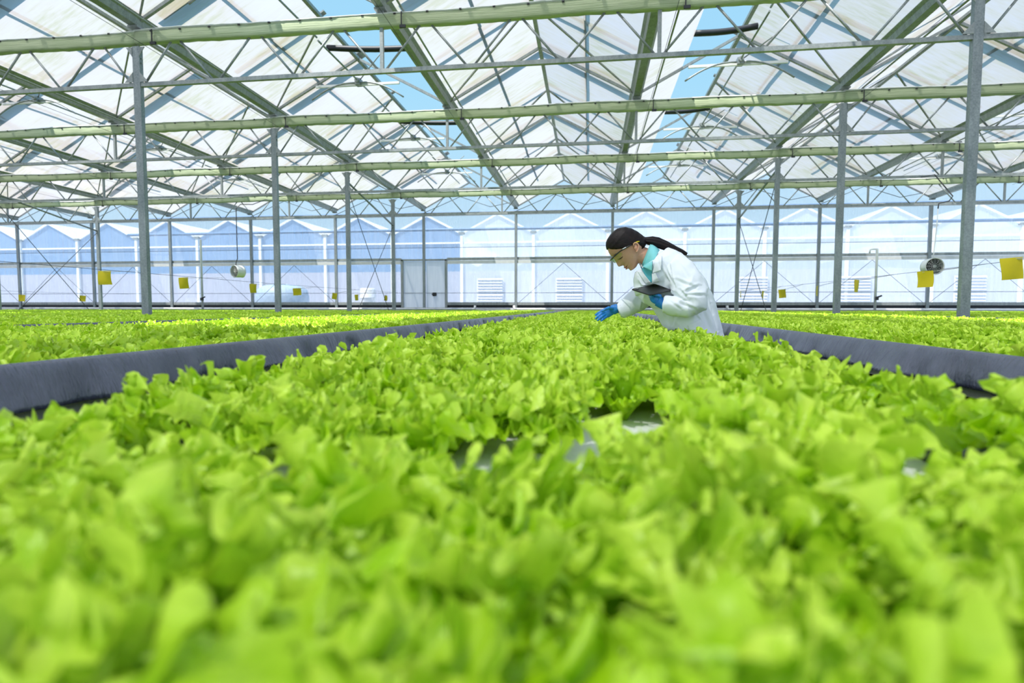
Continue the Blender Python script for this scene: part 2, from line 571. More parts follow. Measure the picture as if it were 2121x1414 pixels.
# ---- folded shade screens lying along the top chords
def make_screen():
    t = thing('shade_screen', (0, 0, 0), 'x', 'screen')
    rnd = random.Random(5)
    n = 96
    rows = []
    prof = [(-0.045, -0.085), (-0.062, -0.115), (-0.060, -0.16), (-0.066, -0.20), (-0.058, -0.245), (-0.05, -0.265), (0.05, -0.265), (0.06, -0.20), (0.06, -0.115), (0.045, -0.085)]
    for j in range(n + 1):
        x = 12.0 * j / n
        w = 0.008 * math.sin(x * 2.1) + rnd.uniform(-0.006, 0.006)
        rows.append([Vector((x, py + (rnd.uniform(-0.006, 0.006) if i < 6 else 0), pz + w + (rnd.uniform(-.004, .004)))) for i, (py, pz) in enumerate(prof)])
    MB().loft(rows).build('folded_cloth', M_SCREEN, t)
    m = MB()
    rows = []
    for j in range(n + 1):
        x = 12.0 * j / n
        w = 0.008 * math.sin(x * 2.1) + 0.010 * math.sin(x * 0.9 + 1) + rnd.uniform(-0.004, 0.004)
        rows.append([Vector((x, -0.075, -0.085 + w)), Vector((x, -0.03, -0.055 + w)), Vector((x, 0.04, -0.055 + w)), Vector((x, 0.06, -0.08 + w)), Vector((x, 0, -0.09 + w))])
    m.loft(rows).build('sunlit_edge', M_SCREENTOP, t)  # top of the folded cloth, coloured as sunlit
    c0 = MB().box((0, 0, 0), (0.035, 0.012, 0.02)).build('clip', M_BLACK, t)
    c0.location = (0.3, -0.068, -0.10)
    for j in range(1, 24):
        c = c0.copy(); COL.objects.link(c); c.parent = t
        c.location = (0.3 + j * 0.49, -0.068, -0.10)
    return t
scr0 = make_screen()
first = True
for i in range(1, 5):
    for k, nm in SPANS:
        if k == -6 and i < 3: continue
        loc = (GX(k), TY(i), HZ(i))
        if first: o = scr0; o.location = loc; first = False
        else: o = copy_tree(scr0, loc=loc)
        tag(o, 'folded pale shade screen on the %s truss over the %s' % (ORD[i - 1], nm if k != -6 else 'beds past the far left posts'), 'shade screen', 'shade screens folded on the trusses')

# ------------------------------------------------------------------ gutters, ridges, drive tubes
for j, k in enumerate(range(-6, 6)):
    x = GX(k)
    prof = [(-0.13, 0.15), (-0.13, 0.14), (-0.085, 0.10), (-0.065, 0.0), (0.065, 0.0), (0.085, 0.10), (0.13, 0.14), (0.13, 0.15), (0.08, 0.115), (0.055, 0.015), (-0.055, 0.015), (-0.08, 0.115)]
    rows = []
    for y in [YB] + [TY(i) for i in range(-2, 6)]:
        rows.append([Vector((x + px, y, HY(y) + pz)) for px, pz in prof])
    t = thing('roof_gutter', (x, TY(1), HZ(1)), 'long galvanized roof gutter running away overhead, %s from the left' % ORD[j], 'gutter', 'roof gutters')
    part('channel', MB().loft(rows, smooth=False), M_GUT, t)
    for i in range(1, 6):
        part('joint_plate', MB().box((x, TY(i) - 0.02 + (0 if i < 5 else -0.06), HZ(i) - 0.015), (0.17, 0.14, 0.03)), M_GALV, t)
for j, k in enumerate(range(-6, 5)):
    x = GX(k) + 2.0
    t = thing('ridge_bar', (x, TY(1), HZ(1) + RISE), 'dark roof ridge bar, %s from the left' % ORD[j], 'ridge bar', 'ridge bars')
    part('bar', MB().bar((x, YB, HY(YB) + RISE), (x, YW, HZ(5) + RISE), 0.075, 0.06), M_GUT, t)
for j, k in enumerate(range(-5, 6)):
    x = GX(k) + 0.33
    y0 = 2.0
    t = thing('screen_drive_tube', (x, TY(1), HZ(1) - 0.28), 'thin steel screen drive tube beside the %s gutter from the left' % ORD[j + 1], 'tube', 'screen drive tubes')
    part('tube', MB().tube([(x, y0, HY(y0) - 0.03), (x, TY(4) + 0.4, HY(TY(4)) - 0.03)], 0.016, 8), M_GUT, t)
    for i in range(1, 5):
        br = MB().box((x, TY(i) - 0.09, HZ(i) - 0.20), (0.016, 0.012, 0.22)).box((x + 0.02, TY(i) - 0.09, HZ(i) - 0.30), (0.09, 0.03, 0.04))
        part('bracket', br, M_DARK, t)
    part('cord', MB().tube([(x - 0.12, y0, HY(y0) - 0.33), (x - 0.12, TY(4), HY(TY(4)) - 0.33)], 0.004, 4), M_CABLE, t)

# ---- rafter frames over every bay at every truss
def make_rafters(gable=False):
    t = thing('rafter_frame', (0, 0, 0), 'x', 'rafters')
    for s in (-1, 1):
        MB().bar((s * 1.93, 0, 0.10), (0, 0, RISE), 0.05, 0.05, up=(0, 1, 0)).build('rafter', M_GALV, t)
    for s in (-1, 1):
        MB().bar((s * 1.88, -1.55, 0.30), (0, -1.55, RISE + 0.22), 0.11, 0.03, up=(0, 0, 1)).build('shadow_strip', M_GALV, t)  # narrow strip added above the film, only to shade a band of it
        MB().bar((s * 0.95, -1.9, 0.76), (s * 0.95, 2.0, 0.76), 0.05, 0.04).build('shadow_bar', M_GALV, t)  # bar added outside to throw a thin shadow line along the slope
    # wider strips added above the film to cast the broad shadow bands
    for s in (-1, 1):
        MB().bar((s * 1.88, 0.32, 0.34), (0, 0.32, RISE + 0.26), 0.28, 0.03, up=(0, 0, 1)).build('shadow_strip', M_GALV, t)
    return t
raf0 = make_rafters()
first = False
for i in range(1, 5):
    for j, k in enumerate(range(-6, 5)):
        x = GX(k) + 2
        px, py, d = project((x, TY(i), HZ(i) + 0.6))
        if d < 0 or px < -420 or px > 2540 or py < -420: continue
        loc = (x, TY(i), HZ(i))
        if first: o = raf0; o.location = loc; first = False
        else: o = copy_tree(raf0, loc=loc)
        if k in VENT:
            # nothing lies over an open vent
            sx_ = 1 if VENT[k][0] == 'R' else -1
            for c in [c for c in list(COL.objects) if c.parent == o and c.name.split('.')[0] in ('shadow_bar', 'shadow_strip')]:
                if sum(v.co.x for v in c.data.vertices) * sx_ > 0: bpy.data.objects.remove(c)
        tag(o, 'pair of grey rafters in the %s roof bay from left, above %s truss' % (ORD[j], ORD[i - 1]), 'rafters', 'rafter pairs under the film roof')
for c in [c for c in list(COL.objects) if c.parent == raf0]: bpy.data.objects.remove(c)
bpy.data.objects.remove(raf0)
for j, k in enumerate(range(-6, 5)):
    x = GX(k) + 2
    t = thing('gable_rafters', (x, YW, HZ(5)), 'pair of grey rafters edging the far gable, %s from the left' % ORD[j], 'rafters', 'rafters of the far gables')
    part('rafter', MB().bar((x - 1.93, YW, HZ(5) + 0.10), (x, YW, HZ(5) + RISE), 0.05, 0.05, up=(0, 1, 0)), M_GALV, t)
    part('rafter', MB().bar((x + 1.93, YW, HZ(5) + 0.10), (x, YW, HZ(5) + RISE), 0.05, 0.05, up=(0, 1, 0)), M_GALV, t)
    part('web', MB().tube([(x - 2, YW, HZ(5) - .1), (x - 0.4, YW, HZ(5) + 0.55), (x + 0.9, YW, HZ(5) + .1), (x + 2, YW, HZ(5) + .3)], 0.012, 6), M_CABLE, t)

# ---- slanting purlin bars on the slopes (thin glazing bars between trusses)
def make_bars(side):
    t = thing('glazing_bar', (0, 0, 0), 'x', 'glazing bar')
    MB().bar((side * 1.9, 0, 0.13), (side * 0.02, -1.6, RISE + 0.02), 0.03, 0.03).build('bar', M_GALV, t)
    return t
gb = {-1: make_bars(-1), 1: make_bars(1)}
used = set()
for i in range(1, 5):
    for j, k in enumerate(range(-6, 5)):
        for s in (-1, 1):
            if k in VENT and ((VENT[k][0] == 'L') == (s < 0)): continue
            px, py, d = project((GX(k) + 2 + s, TY(i) - 0.8, HZ(i) + 0.6))
            if d < 0 or px < -150 or px > 2270 or py < -250: continue
            loc = (GX(k) + 2, TY(i) - 0.05, HZ(i))
            if s not in used: o = gb[s]; o.location = loc; used.add(s)
            else: o = copy_tree(gb[s], loc=loc)
            tag(o, 'thin slanting bar under the %s slope, %s roof bay, before the %s truss' % (('left', 'right')[s > 0], ORD[j], ORD[i - 1]), 'bar', 'slanting bars under the roof film')

# ---- vent openers: collar tie, gear box and curved rack arms
def make_opener():
    t = thing('vent_opener', (0, 0, 0), 'x', 'vent opener')
    MB().box((-0.02, 0, 0.56), (1.92, 0.045, 0.05)).build('collar_tie', M_WHITEP, t)
    g = MB().box((0.02, -0.02, 0.60), (0.12, 0.16, 0.13)).tube([(0.02, -0.14, 0.62), (0.02, 0.12, 0.62)], 0.05, 10)
    g.build('gear_box', M_GALV, t)
    for s in (-1, 1):
        pts = []
        for q in range(9):
            u = q / 8
            pts.append((s * (0.05 + 1.0 * u), -0.06, 0.58 - 0.32 * u ** 1.4 * (1.0 if s < 0 else 1.1) + 0.06 * math.sin(u * PI)))
        MB().tube(pts, 0.018, 6).build('rack_arm', M_GALV, t)
    MB().tube([(0.02, -1.9, 0.64), (0.02, 1.95, 0.62)], 0.018, 8).build('shaft', M_GUT, t)
    MB().tube([(0.06, -0.05, 0.64), (0.75, -0.5, 1.02)], 0.012, 6).build('push_rod', M_GALV, t)
    return t
op0 = make_opener()
first = True
for i in range(1, 5):
    for k, nm in ((-4, 'farthest left'), (-2, 'far left'), (0, 'open left'), (2, 'open right'), (4, 'far right')):
        px, py, d = project((GX(k) + 2, TY(i), HZ(i) + 0.6))
        if px < -200 or px > 2300 or py < -150: continue
        loc = (GX(k) + 2, TY(i), HZ(i))
        if first: o = op0; o.location = loc; first = False
        else: o = copy_tree(op0, loc=loc)
        tag(o, 'roof vent opener with curved arms, %s bay, %s truss' % (nm, ORD[i - 1]), 'vent opener', 'vent openers')

# ---- dark rubber flaps closing the ends of the vent openings
n_ = 0
for k, ys in ((0, (10.7, 14.9, 18.8)), (2, (10.9, 14.9, 18.8)), (4, (14.9, 18.8))):
    for q, y in enumerate(ys):
        a = VENT[k][1]
        x0_ = GX(k) + 2 if VENT[k][0] == 'R' else GX(k) + 0.11 + 1.89 * a
        x1_ = GX(k) + 4 - 0.11 if VENT[k][0] == 'R' else GX(k) + 2
        zf = (lambda x: HY(y) + 0.18 + (RISE - 0.1) * (1 - abs(x - GX(k) - 2) / 1.89))
        t = thing('vent_flap', ((x0_ + x1_) / 2, y, HY(y) + 0.8), 'rolled black flap across the %s open roof vent, %s from the camera' % ({0: 'left', 2: 'right', 4: 'far right'}[k], ORD[q]), 'flap', 'black vent flaps')
        zc = HY(y) + 0.62
        pts = [(x0_ + (x1_ - x0_) * u / 8, y, zc + 0.10 * (zf(x0_ + (x1_ - x0_) * u / 8) - zc) - 0.03 * math.sin(u / 8 * PI)) for u in range(9)]
        part('roll', MB().tube(pts, 0.055, 10), M_DARK, t)

# ------------------------------------------------------------------ greenhouses next door, beyond the far wall
def mat_sheet(name, col, clear, streak=0.12):
    t = NT(name)
    c = t.ramp(t.noise(t.coord((3, 3, 0.4)), 2.5, 4), [(0.3, tuple(x * (1 - streak) for x in col)), (0.7, col)])
    tr = t.simple('ShaderNodeBsdfTranslucent', c)
    df = t.simple('ShaderNodeBsdfDiffuse', c)
    return t.done(t.mix(t.mix(df, tr, 0.5), t.simple('ShaderNodeBsdfTransparent', (1, 1, 1)), clear))
M_NBLUE = mat_sheet('blue_grey_sheet', (0.26, 0.40, 0.62), 0.05)
M_NLOW = mat_sheet('pale_lilac_sheet', (0.56, 0.57, 0.68), 0.05)
M_NCLEAR = mat_sheet('clear_sheet', (0.76, 0.80, 0.89), 0.42)
M_NROOF = mat_sheet('white_roof_sheet', (0.93, 0.94, 0.96), 0.05)
M_NFRAME = mat_plain('white_frame', (0.86, 0.88, 0.90), 0.5, var=0.04)
NY = 32.5
NP, NX0, NV = 4.18, -7.34, 5.33
def neighbour(label, j0, j1, wall_hi, wall_lo, roofm, frame_w):
    xa, xb = NX0 + NP * j0, NX0 + NP * j1
    t = thing('neighbour_greenhouse', ((xa + xb) / 2, NY, 0), label, 'greenhouse')
    part('lower_wall', MB().add([(xa, NY, 0), (xb, NY, 0), (xb, NY, 3.15), (xa, NY, 3.15)], [(0, 1, 2, 3)]), wall_lo, t)
    for j in range(j0, j1):
        x0, x1 = NX0 + NP * j, NX0 + NP * (j + 1)
        xm = (x0 + x1) / 2
        part('gable_wall', MB().add([(x0, NY, 3.15), (x1, NY, 3.15), (x1, NY, NV), (xm, NY, NV + 1.08), (x0, NY, NV)], [(0, 1, 2, 3, 4)]), wall_hi, t)
        part('roof', MB().add([(x0, NY, NV), (xm, NY, NV + 1.08), (xm, NY + 26, NV + 1.08), (x0, NY + 26, NV),
                               (x1, NY, NV), (x1, NY + 26, NV)], [(0, 1, 2, 3), (1, 4, 5, 2)]), roofm, t)
        fr = MB().bar((x0, NY - 0.05, NV), (xm, NY - 0.05, NV + 1.08), frame_w, 0.10, up=(0, 1, 0)).bar((xm, NY - 0.05, NV + 1.08), (x1, NY - 0.05, NV), frame_w, 0.10, up=(0, 1, 0))
        part('gable_trim', fr, M_NFRAME, t)
        part('downspout', MB().box((x0, NY - 0.10, NV / 2), (0.16, 0.12, NV)), M_NFRAME, t)
        part('gutter_end', MB().box((x0, NY - 0.1, NV + 0.02), (0.34, 0.2, 0.12)), M_GALV, t)
    part('rail', MB().box(((xa + xb) / 2, NY - 0.06, 4.80), (xb - xa, 0.06, 0.09)), M_NFRAME, t)
    return t
nb1 = neighbour('blue-grey greenhouse with white zigzag roof beyond the far wall, left half', -9, 0, M_NBLUE, M_NLOW, M_NROOF, 0.12)
M_NLOW2 = mat_sheet('pale_sheet', (0.72, 0.74, 0.83), 0.05)
nb2 = neighbour('clear film greenhouse with pale frames beyond the far wall, right half', 0, 11, M_NCLEAR, M_NLOW2, M_NCLEAR, 0.10)
M_LOUV = mat_plain('pale_louvre', (0.66, 0.69, 0.78), 0.6, var=0.04)
# white louvred vents in the neighbour's wall
for i_, (px, wpx) in enumerate(((1015, 50), (1179, 52), (1560, 56), (1772, 62), (2010, 60))):
    c = at(px, 598, NY - 0.15)
    for z0, z1 in ((1.05, 1.85), (1.95, 2.75)):
        m = MB().box((c.x, NY - 0.12, (z0 + z1) / 2), (1.55, 0.04, z1 - z0))
        for q in range(5):
            m.box((c.x, NY - 0.17, z0 + (q + 0.5) * (z1 - z0) / 5), (1.45, 0.10, 0.03), Matrix.Rotation(0.6, 3, 'X'))
        part('louvre_vent', m, M_LOUV, nb2)
# dark blue rolled blinds stretched behind the clear gables
for q, (z, lab) in enumerate(((5.62, 'upper'), (4.82, 'lower'))):
    t = thing('shade_roll', (0, 27.0, z), 'long slate-blue rolled blind seen beyond the far gable, %s of the two' % lab, 'blind roll', 'outside blind rolls')
    part('roll', MB().tube([(-24, 27.0, z), (22, 27.0, z - 0.02)], 0.07, 8), mat_plain('slate_blind', (0.16, 0.26, 0.44), 0.6) if q == 0 else bpy.data.materials['slate_blind'], t)
# storage tank and stacked drums just outside on the left
c = at(585, 615, 27.5)
t = thing('water_tank', (c.x, 27.5, 0), 'low grey-blue tank outside behind the left film wall', 'tank')
part('tank_body', MB().loft([[Vector((c.x + 1.35 * math.cos(a) * r, 27.5 + 1.2 * math.sin(a) * r, z)) for a in [2 * PI * i / 32 for i in range(32)]]
                             for r, z in ((1, 0), (1, 1.6), (0.93, 1.95), (0.7, 2.15), (0.2, 2.25))]), mat_plain('tank_blue', (0.36, 0.46, 0.60), 0.5), t)
c = at(762, 610, 27.0)
for q, z in enumerate((1.15,)):
    t = thing('drum', (c.x, 27.0, 0), 'pale round drum with ribs outside the film wall', 'drum')
    m = MB().loft([[Vector((c.x + 0.38 * r * math.cos(a), 27 + 0.38 * r * math.sin(a), z_)) for a in [2 * PI * i / 24 for i in range(24)]]
                   for r, z_ in ((.95, 0), (1, .05), (1, .5), (1.06, .53), (1, .56), (1, 1.0), (1.06, 1.03), (1, 1.06), (1, 1.5), (1.06, 1.53), (1, 1.56), (1, 1.95), (.9, 2.0))])
    part('drum_body', m, mat_plain('pale_drum', (0.72, 0.73, 0.78), 0.5), t)

# ------------------------------------------------------------------ growing beds
BED_END = 21.6
RIM = CAMZ - 0.120
# (left rim, right rim, label)
BEDS = [('middle bed', -0.68, 0.545, -1.0), ('first bed left of the middle', -3.30, -1.2056, 0.2), ('first bed right of the middle', 1.057, 4.62, 0.6)]
for q, (xa, xb, y0) in enumerate(((-6.72, -3.85, 2.0), (-10.1, -7.41, 4.5), (-13.1, -10.7, 7.0), (-16.0, -13.7, 9.0), (-18.72, -16.6, 11.0), (-21.8, -19.41, 13.0), (-24.6, -22.4, 16.0))):
    BEDS.append(('%s bed left of the middle' % ORD[q + 1], xa, xb, y0))
for q, (xa, xb, y0) in enumerate(((5.25, 8.0, 5.0), (8.6, 11.05, 10.0), (11.65, 13.9, 14.0))):
    BEDS.append(('%s bed right of the middle' % ORD[q + 1], xa, xb, y0))
def fold_noise(y, seed):
    r = 0
    for a, f, p in ((1.0, 7.3, 0.3), (0.8, 13.1, 1.7), (0.55, 23.7, 2.9), (0.35, 41.0, 0.9)):
        r += a * math.sin(f * y + p + seed * 1.7 + 1.3 * math.sin(y * 2.2 + p * seed))
    return r
def liner(mb, x, side, y0, y1, seed, step, RIM=RIM):
    """rim of black sheet folded over a board; side = outward direction (+1/-1)"""
    n = max(2, int((y1 - y0) / step))
    rows = []
    for j in range(n + 1):
        y = y0 + (y1 - y0) * j / n
        f = fold_noise(y, seed)
        bf = abs(math.sin(2.6 * y + seed + math.sin(1.9 * y))) + 0.7 * abs(math.sin(6.1 * y + 2 * seed + 1.5 * math.sin(2.3 * y)))
        g = fold_noise(y * 0.37 + 5, seed + 2)
        row = [(x - side * 0.055, y, RIM - 0.10), (x - side * 0.05, y, RIM - 0.012), (x - side * 0.035, y, RIM - 0.002),
               (x - side * 0.006, y, RIM), (x + side * 0.004, y, RIM - 0.006)]
        for q in range(1, 9):
            u = q / 8
            row.append((x + side * (0.008 + 0.0125 * fold_noise(y + 0.05 * u * math.sin(3 * y + seed), seed) * u ** 0.8 + 0.012 * u + 0.022 * u * bf + 0.008 * u * g * math.sin(u * 3)), y + 0.006 * u * math.sin(9 * y + seed),
                        RIM - 0.008 - (0.088 + 0.008 * g * 0.4) * u))
        row.append((x - side * 0.03, y, RIM - 0.105))
        rows.append([Vector(p) for p in row])
    n_ = len(rows[0])
    vs = [p for r in rows for p in r]
    fs = [(j * n_ + i, j * n_ + i + 1, (j + 1) * n_ + i + 1, (j + 1) * n_ + i) for j in range(n) for i in range(n_ - 1)]
    if side > 0: fs = [tuple(reversed(f)) for f in fs]
    mb.add(vs, fs, True)
BOARD = CAMZ - 0.222
for i_, (nm, xa, xb, y0) in enumerate(BEDS):
    near = i_ < 3
    t = thing('grow_bed', ((xa + xb) / 2, (y0 + BED_END) / 2, 0), 'long raised planting trough lined with dark sheet, the %s' % nm, 'grow bed', 'raised lettuce beds')
    rz_ = RIM - 0.055 if i_ == 0 else RIM
    m = MB(); liner(m, xa, -1, y0, BED_END, i_ + 1, 0.012 if near else 0.08, rz_); part('liner', m, M_LINER, t)
    m = MB(); liner(m, xb, 1, y0, BED_END, i_ + 21, 0.012 if near else 0.08, rz_); part('liner', m, M_LINER, t)
    part('tray', MB().box(((xa + xb) / 2, (y0 + BED_END) / 2, 0.66), (xb - xa - 0.09, BED_END - y0, 0.24)), M_DARK, t)
    part('end_board', MB().box(((xa + xb) / 2, BED_END - 0.01, 0.83), (xb - xa, 0.04, 0.2)), M_LINER, t)
    for lx in (xa + 0.15, xb - 0.15):
        for ly in [y0 + 0.3 + q * 3.5 for q in range(int((BED_END - y0) / 3.5) + 1)]:
            part('leg', MB().box((lx, ly, 0.27), (0.05, 0.05, 0.54)), M_GALV, t)
# white floating rafts that hold the plants
q = 0
y = -0.9
while y < BED_END - 0.3 and q < 12:
    t = tag(MB().box((-0.067, y + 0.6, BOARD - 0.02), (1.10, 1.19, 0.04)).build('foam_raft', M_FOAM, origin=(-0.067, y + 0.6, BOARD - 0.04)),
            'white foam raft under the lettuce of the middle bed, %s from the camera' % ORD[q], 'foam raft', 'foam rafts of the middle bed')
    y += 1.2; q += 1
for i_, (nm, xa, xb, y0) in enumerate(BEDS[1:3]):
    tag(MB().box(((xa + xb) / 2, (y0 + BED_END) / 2, BOARD - 0.02), (xb - xa - 0.12, BED_END - y0 - 0.1, 0.04)).build('foam_raft', M_FOAM, origin=((xa + xb) / 2, (y0 + BED_END) / 2, BOARD - 0.04)),
        'white foam raft under the lettuce of the %s' % nm, 'foam raft', 'foam rafts of the side beds')

# ------------------------------------------------------------------ lettuce
def lettuce_mesh(seed):
    rnd = random.Random(seed)
    V, Fc, Y = [], [], []
    nl = rnd.randint(11, 13)
    NU, NV_ = 46, 36
    for L in range(nl):
        age = L / (nl - 1)                      # 0 = inner, 1 = outer
        az = L * 2.39996 + rnd.uniform(-0.3, 0.3)
        ln = (0.080 + 0.045 * math.sin(PI * (0.15 + 0.65 * age))) * rnd.uniform(0.82, 1.15)
        wd = ln * (0.34 + 0.14 * age) * rnd.uniform(0.85, 1.15)
        el0 = math.radians(88 - 34 * age + rnd.uniform(-8, 8))
        curl = math.radians(18 + 46 * age + rnd.uniform(-16, 20))
        ph = [rnd.uniform(0, 6.28) for _ in range(10)]
        ruf = rnd.uniform(0.8, 1.3)
        tw = rnd.uniform(-0.4, 0.4)
        c, s = math.cos(az), math.sin(az)
        o = len(V)
        pr, pz = 0.006 + 0.006 * age, 0.0
        spine = []
        for j in range(NV_ + 1):
            v = j / NV_
            e_ = el0 - curl * v ** 1.6
            spine.append((pr, pz, e_))
            pr += math.cos(e_) * ln / NV_
            pz += math.sin(e_) * ln / NV_
        for j in range(NV_ + 1):
            v = j / NV_
            r, z, e_ = spine[j]
            w = wd * (0.14 + 0.86 * min(1, max(0, v * 1.12 - 0.04)) ** 1.05)
            if v > 0.8: w *= 1 - 0.20 * ((v - 0.8) / 0.2) ** 2
            for i in range(NU + 1):
                u = -1 + 2 * i / NU
                au = abs(u)
                edge = max(au ** 2.2, max(0, (v - 0.45) / 0.55) ** 2.2) * min(1, v * 2.2)
                sd = 0 if u > 0 else 3
                lob = 1 + au ** 2.5 * (0.17 * math.sin(12 * v + ph[0 + sd]) + 0.11 * math.sin(27 * v + ph[1 + sd]) + 0.06 * math.sin(45 * v + ph[4]))
                x = u * w * lob
                tip = v ** 5 * (0.010 * math.sin(6.2 * u + ph[6]) + 0.006 * math.sin(13 * u + ph[7]) + 0.0045 * math.sin(24 * u + ph[2])) - 0.12 * wd * au ** 2 * v ** 3
                arc = v * 1.15 + 0.8 * u * v
                A = ruf * edge * min(1.25, wd / 0.042)
                nrm = A * (0.0105 * math.sin(14 * arc + ph[8] + sd) + 0.0065 * math.sin(25 * arc + ph[9]) + 0.0030 * math.sin(43 * arc + ph[3] + 2 * u))
                x += A * (0.005 * math.cos(14 * arc + ph[8] + sd) + 0.003 * math.cos(25 * arc + ph[9]))
                tip += A * v * 0.004 * math.cos(25 * arc + ph[9])
                nrm += 0.34 * wd * (au ** 1.6) * (1 - 0.5 * v)             # cupped
                ce, se = math.cos(e_), math.sin(e_)
                rr = r + ce * tip - se * nrm
                zz = z + se * tip + ce * nrm
                xx = x + tw * nrm
                V.append((rr * c - xx * s, rr * s + xx * c, zz))
                Y.append(max(0.0, min(1.0, 0.52 - 0.40 * age + 0.22 * edge * v + 0.18 * (1 - au) * (1 - v))))
        n = NU + 1
        for j in range(NV_):
            for i in range(NU):
                Fc.append((o + j * n + i, o + j * n + i + 1, o + (j + 1) * n + i + 1, o + (j + 1) * n + i))
    me = bpy.data.meshes.new('lettuce')
    zmax = max(v[2] for v in V)
    k = 0.128 / zmax
    me.from_pydata([(a * k, b * k, max(0.0, c_ * k)) for a, b, c_ in V], [], Fc)
    me.polygons.foreach_set('use_smooth', [True] * len(Fc))
    at_ = me.attributes.new('young', 'FLOAT', 'POINT')
    at_.data.foreach_set('value', Y)
    me.materials.append(M_LEAF)
    return me
LET = [lettuce_mesh(100 + i) for i in range(7)]
rnd = random.Random(11)
plants = []
SP = 0.136
for bi, (nm, xa, xb, y0) in enumerate(BEDS):
    inset = 0.125 if bi else 0.05
    nx = int(round((xb - xa - 2 * inset) / SP))
    ny = int((BED_END - 0.1 - (y0 + 0.02)) / SP)
    for j in range(ny + 1):
        y = y0 + 0.08 + j * SP
        for i in range(nx + 1):
            x = xa + inset + (xb - xa - 2 * inset) * i / nx
            x_ = x + rnd.uniform(-0.015, 0.015); y_ = y + rnd.uniform(-0.015, 0.015)
            rz = rnd.uniform(0, 2 * PI); sc = rnd.uniform(0.86, 1.14); vi = rnd.randrange(7)
            gone = rnd.random()
            if bi == 0 and y < -0.05: continue
            d = Vector((x_, y_, -0.1)).dot(FWD)
            if d < 0.05:
                continue
            px, py, d = project((x_, y_, RIM))
            if px < -900 - 300 / d or px > 3100 + 300 / d: continue
            seen = -90 - 60 / d < px < 2211 + 60 / d and py < 1480
            if bi == 0 and gone < 0.012 and y > 0.24: continue      # a few empty holes show the raft
            # keep the lens itself clear
            if bi == 0 and x_ * x_ + y_ * y_ < 0.10 ** 2: sc *= 0.8
            plants.append((d if seen else d + 1000.0, bi, x_, y_, rz, sc, vi))
GAPS = []
for px, py in ((1030, 915), (385, 940), (1120, 1003), (490, 1150), (1385, 945), (1900, 1010), (785, 990), (620, 1060), (1250, 1080)):
    r_ = ray(px, py)
    g_ = CAM + r_ * ((BOARD - CAMZ) / r_.z)
    GAPS.append((g_.x, g_.y, g_.x * (0.70 if py < 1020 else 0.80), g_.y * (0.70 if py < 1020 else 0.80)))
def in_gap(x, y):
    for ax, ay, bx, by in GAPS:
        dx, dy = bx - ax, by - ay
        u = max(0.0, min(1.0, ((x - ax) * dx + (y - ay) * dy) / (dx * dx + dy * dy)))
        if math.hypot(x - ax - dx * u, y - ay - dy * u) < 0.042: return True
    return False
plants = [p for p in plants if p[1] != 0 or p[2] < -0.52 or p[2] > 0.40 or not in_gap(p[2], p[3])]
plants.sort()
near, rest = plants[:300], plants[300:]
protos = {}
for d, bi, x, y, rz, sc, vi in near:
    o = bpy.data.objects.new('lettuce', LET[vi])
    COL.objects.link(o)
    o.location = (x, y, BOARD - 0.004)
    lean = 0.0
    if bi == 0 and x < BEDS[0][1] + 0.09: lean = -0.38
    if bi == 0 and x > BEDS[0][2] - 0.09: lean = 0.38
    o.rotation_euler = (Matrix.Rotation(lean + rnd.uniform(-0.08, 0.08), 3, 'Y') @ Matrix.Rotation(rnd.uniform(-0.10, 0.10), 3, 'X') @ Matrix.Rotation(rz, 3, 'Z')).to_euler()
    o.scale = (sc, sc, sc * rnd.uniform(0.92, 1.10))
    if bi == 0:
        zone = ('out of focus close to the lens', 'half blurred in the front of the bed', 'sharp in the front half of the bed')[0 if d < 0.6 else 1 if d < 1.5 else 2]
        lab = 'frilly light green lettuce in the middle bed, %s' % zone
    else:
        lab = 'frilly green lettuce at the near end of the %s' % BEDS[bi][0]
        zone = BEDS[bi][0]
    tag(o, lab, 'lettuce', 'lettuce plants ' + zone)
    protos.setdefault(vi, o)
# all the plants farther back: one mass
pm = bpy.data.meshes.new('lettuce_rows')
pm.from_pydata([(x, y, BOARD - 0.004) for d, bi, x, y, rz, sc, vi in rest], [], [])
for nm_, vals in (('rz', [p[4] for p in rest]), ('sc', [p[5] for p in rest])):
    a = pm.attributes.new(nm_, 'FLOAT', 'POINT'); a.data.foreach_set('value', vals)
a = pm.attributes.new('vi', 'INT', 'POINT'); a.data.foreach_set('value', [p[6] for p in rest])
pm.materials.append(M_LEAF)
mass = bpy.data.objects.new('lettuce_rows', pm)
COL.objects.link(mass)
tag(mass, 'thousands of lettuces filling the beds farther back and to both sides', 'lettuce', None, 'stuff')
ng = bpy.data.node_groups.new('plant_rows', 'GeometryNodeTree')
ng.interface.new_socket('Geometry', in_out='INPUT', socket_type='NodeSocketGeometry')
ng.interface.new_socket('Geometry', in_out='OUTPUT', socket_type='NodeSocketGeometry')
gi = ng.nodes.new('NodeGroupInput'); go = ng.nodes.new('NodeGroupOutput')
iop = ng.nodes.new('GeometryNodeInstanceOnPoints')
jn = ng.nodes.new('GeometryNodeJoinGeometry')
for vi in sorted(protos, reverse=True):
    oi = ng.nodes.new('GeometryNodeObjectInfo')
    oi.inputs['Object'].default_value = protos[vi]
    oi.inputs['As Instance'].default_value = True
    ng.links.new(oi.outputs['Geometry'], jn.inputs[0])
def nattr(nm_, ty):
    n = ng.nodes.new('GeometryNodeInputNamedAttribute'); n.data_type = ty; n.inputs['Name'].default_value = nm_
    return n.outputs[0]
cx = ng.nodes.new('ShaderNodeCombineXYZ'); ng.links.new(nattr('rz', 'FLOAT'), cx.inputs['Z'])
er = ng.nodes.new('FunctionNodeEulerToRotation'); ng.links.new(cx.outputs[0], er.inputs[0])
cs = ng.nodes.new('ShaderNodeCombineXYZ')
sa = nattr('sc', 'FLOAT')
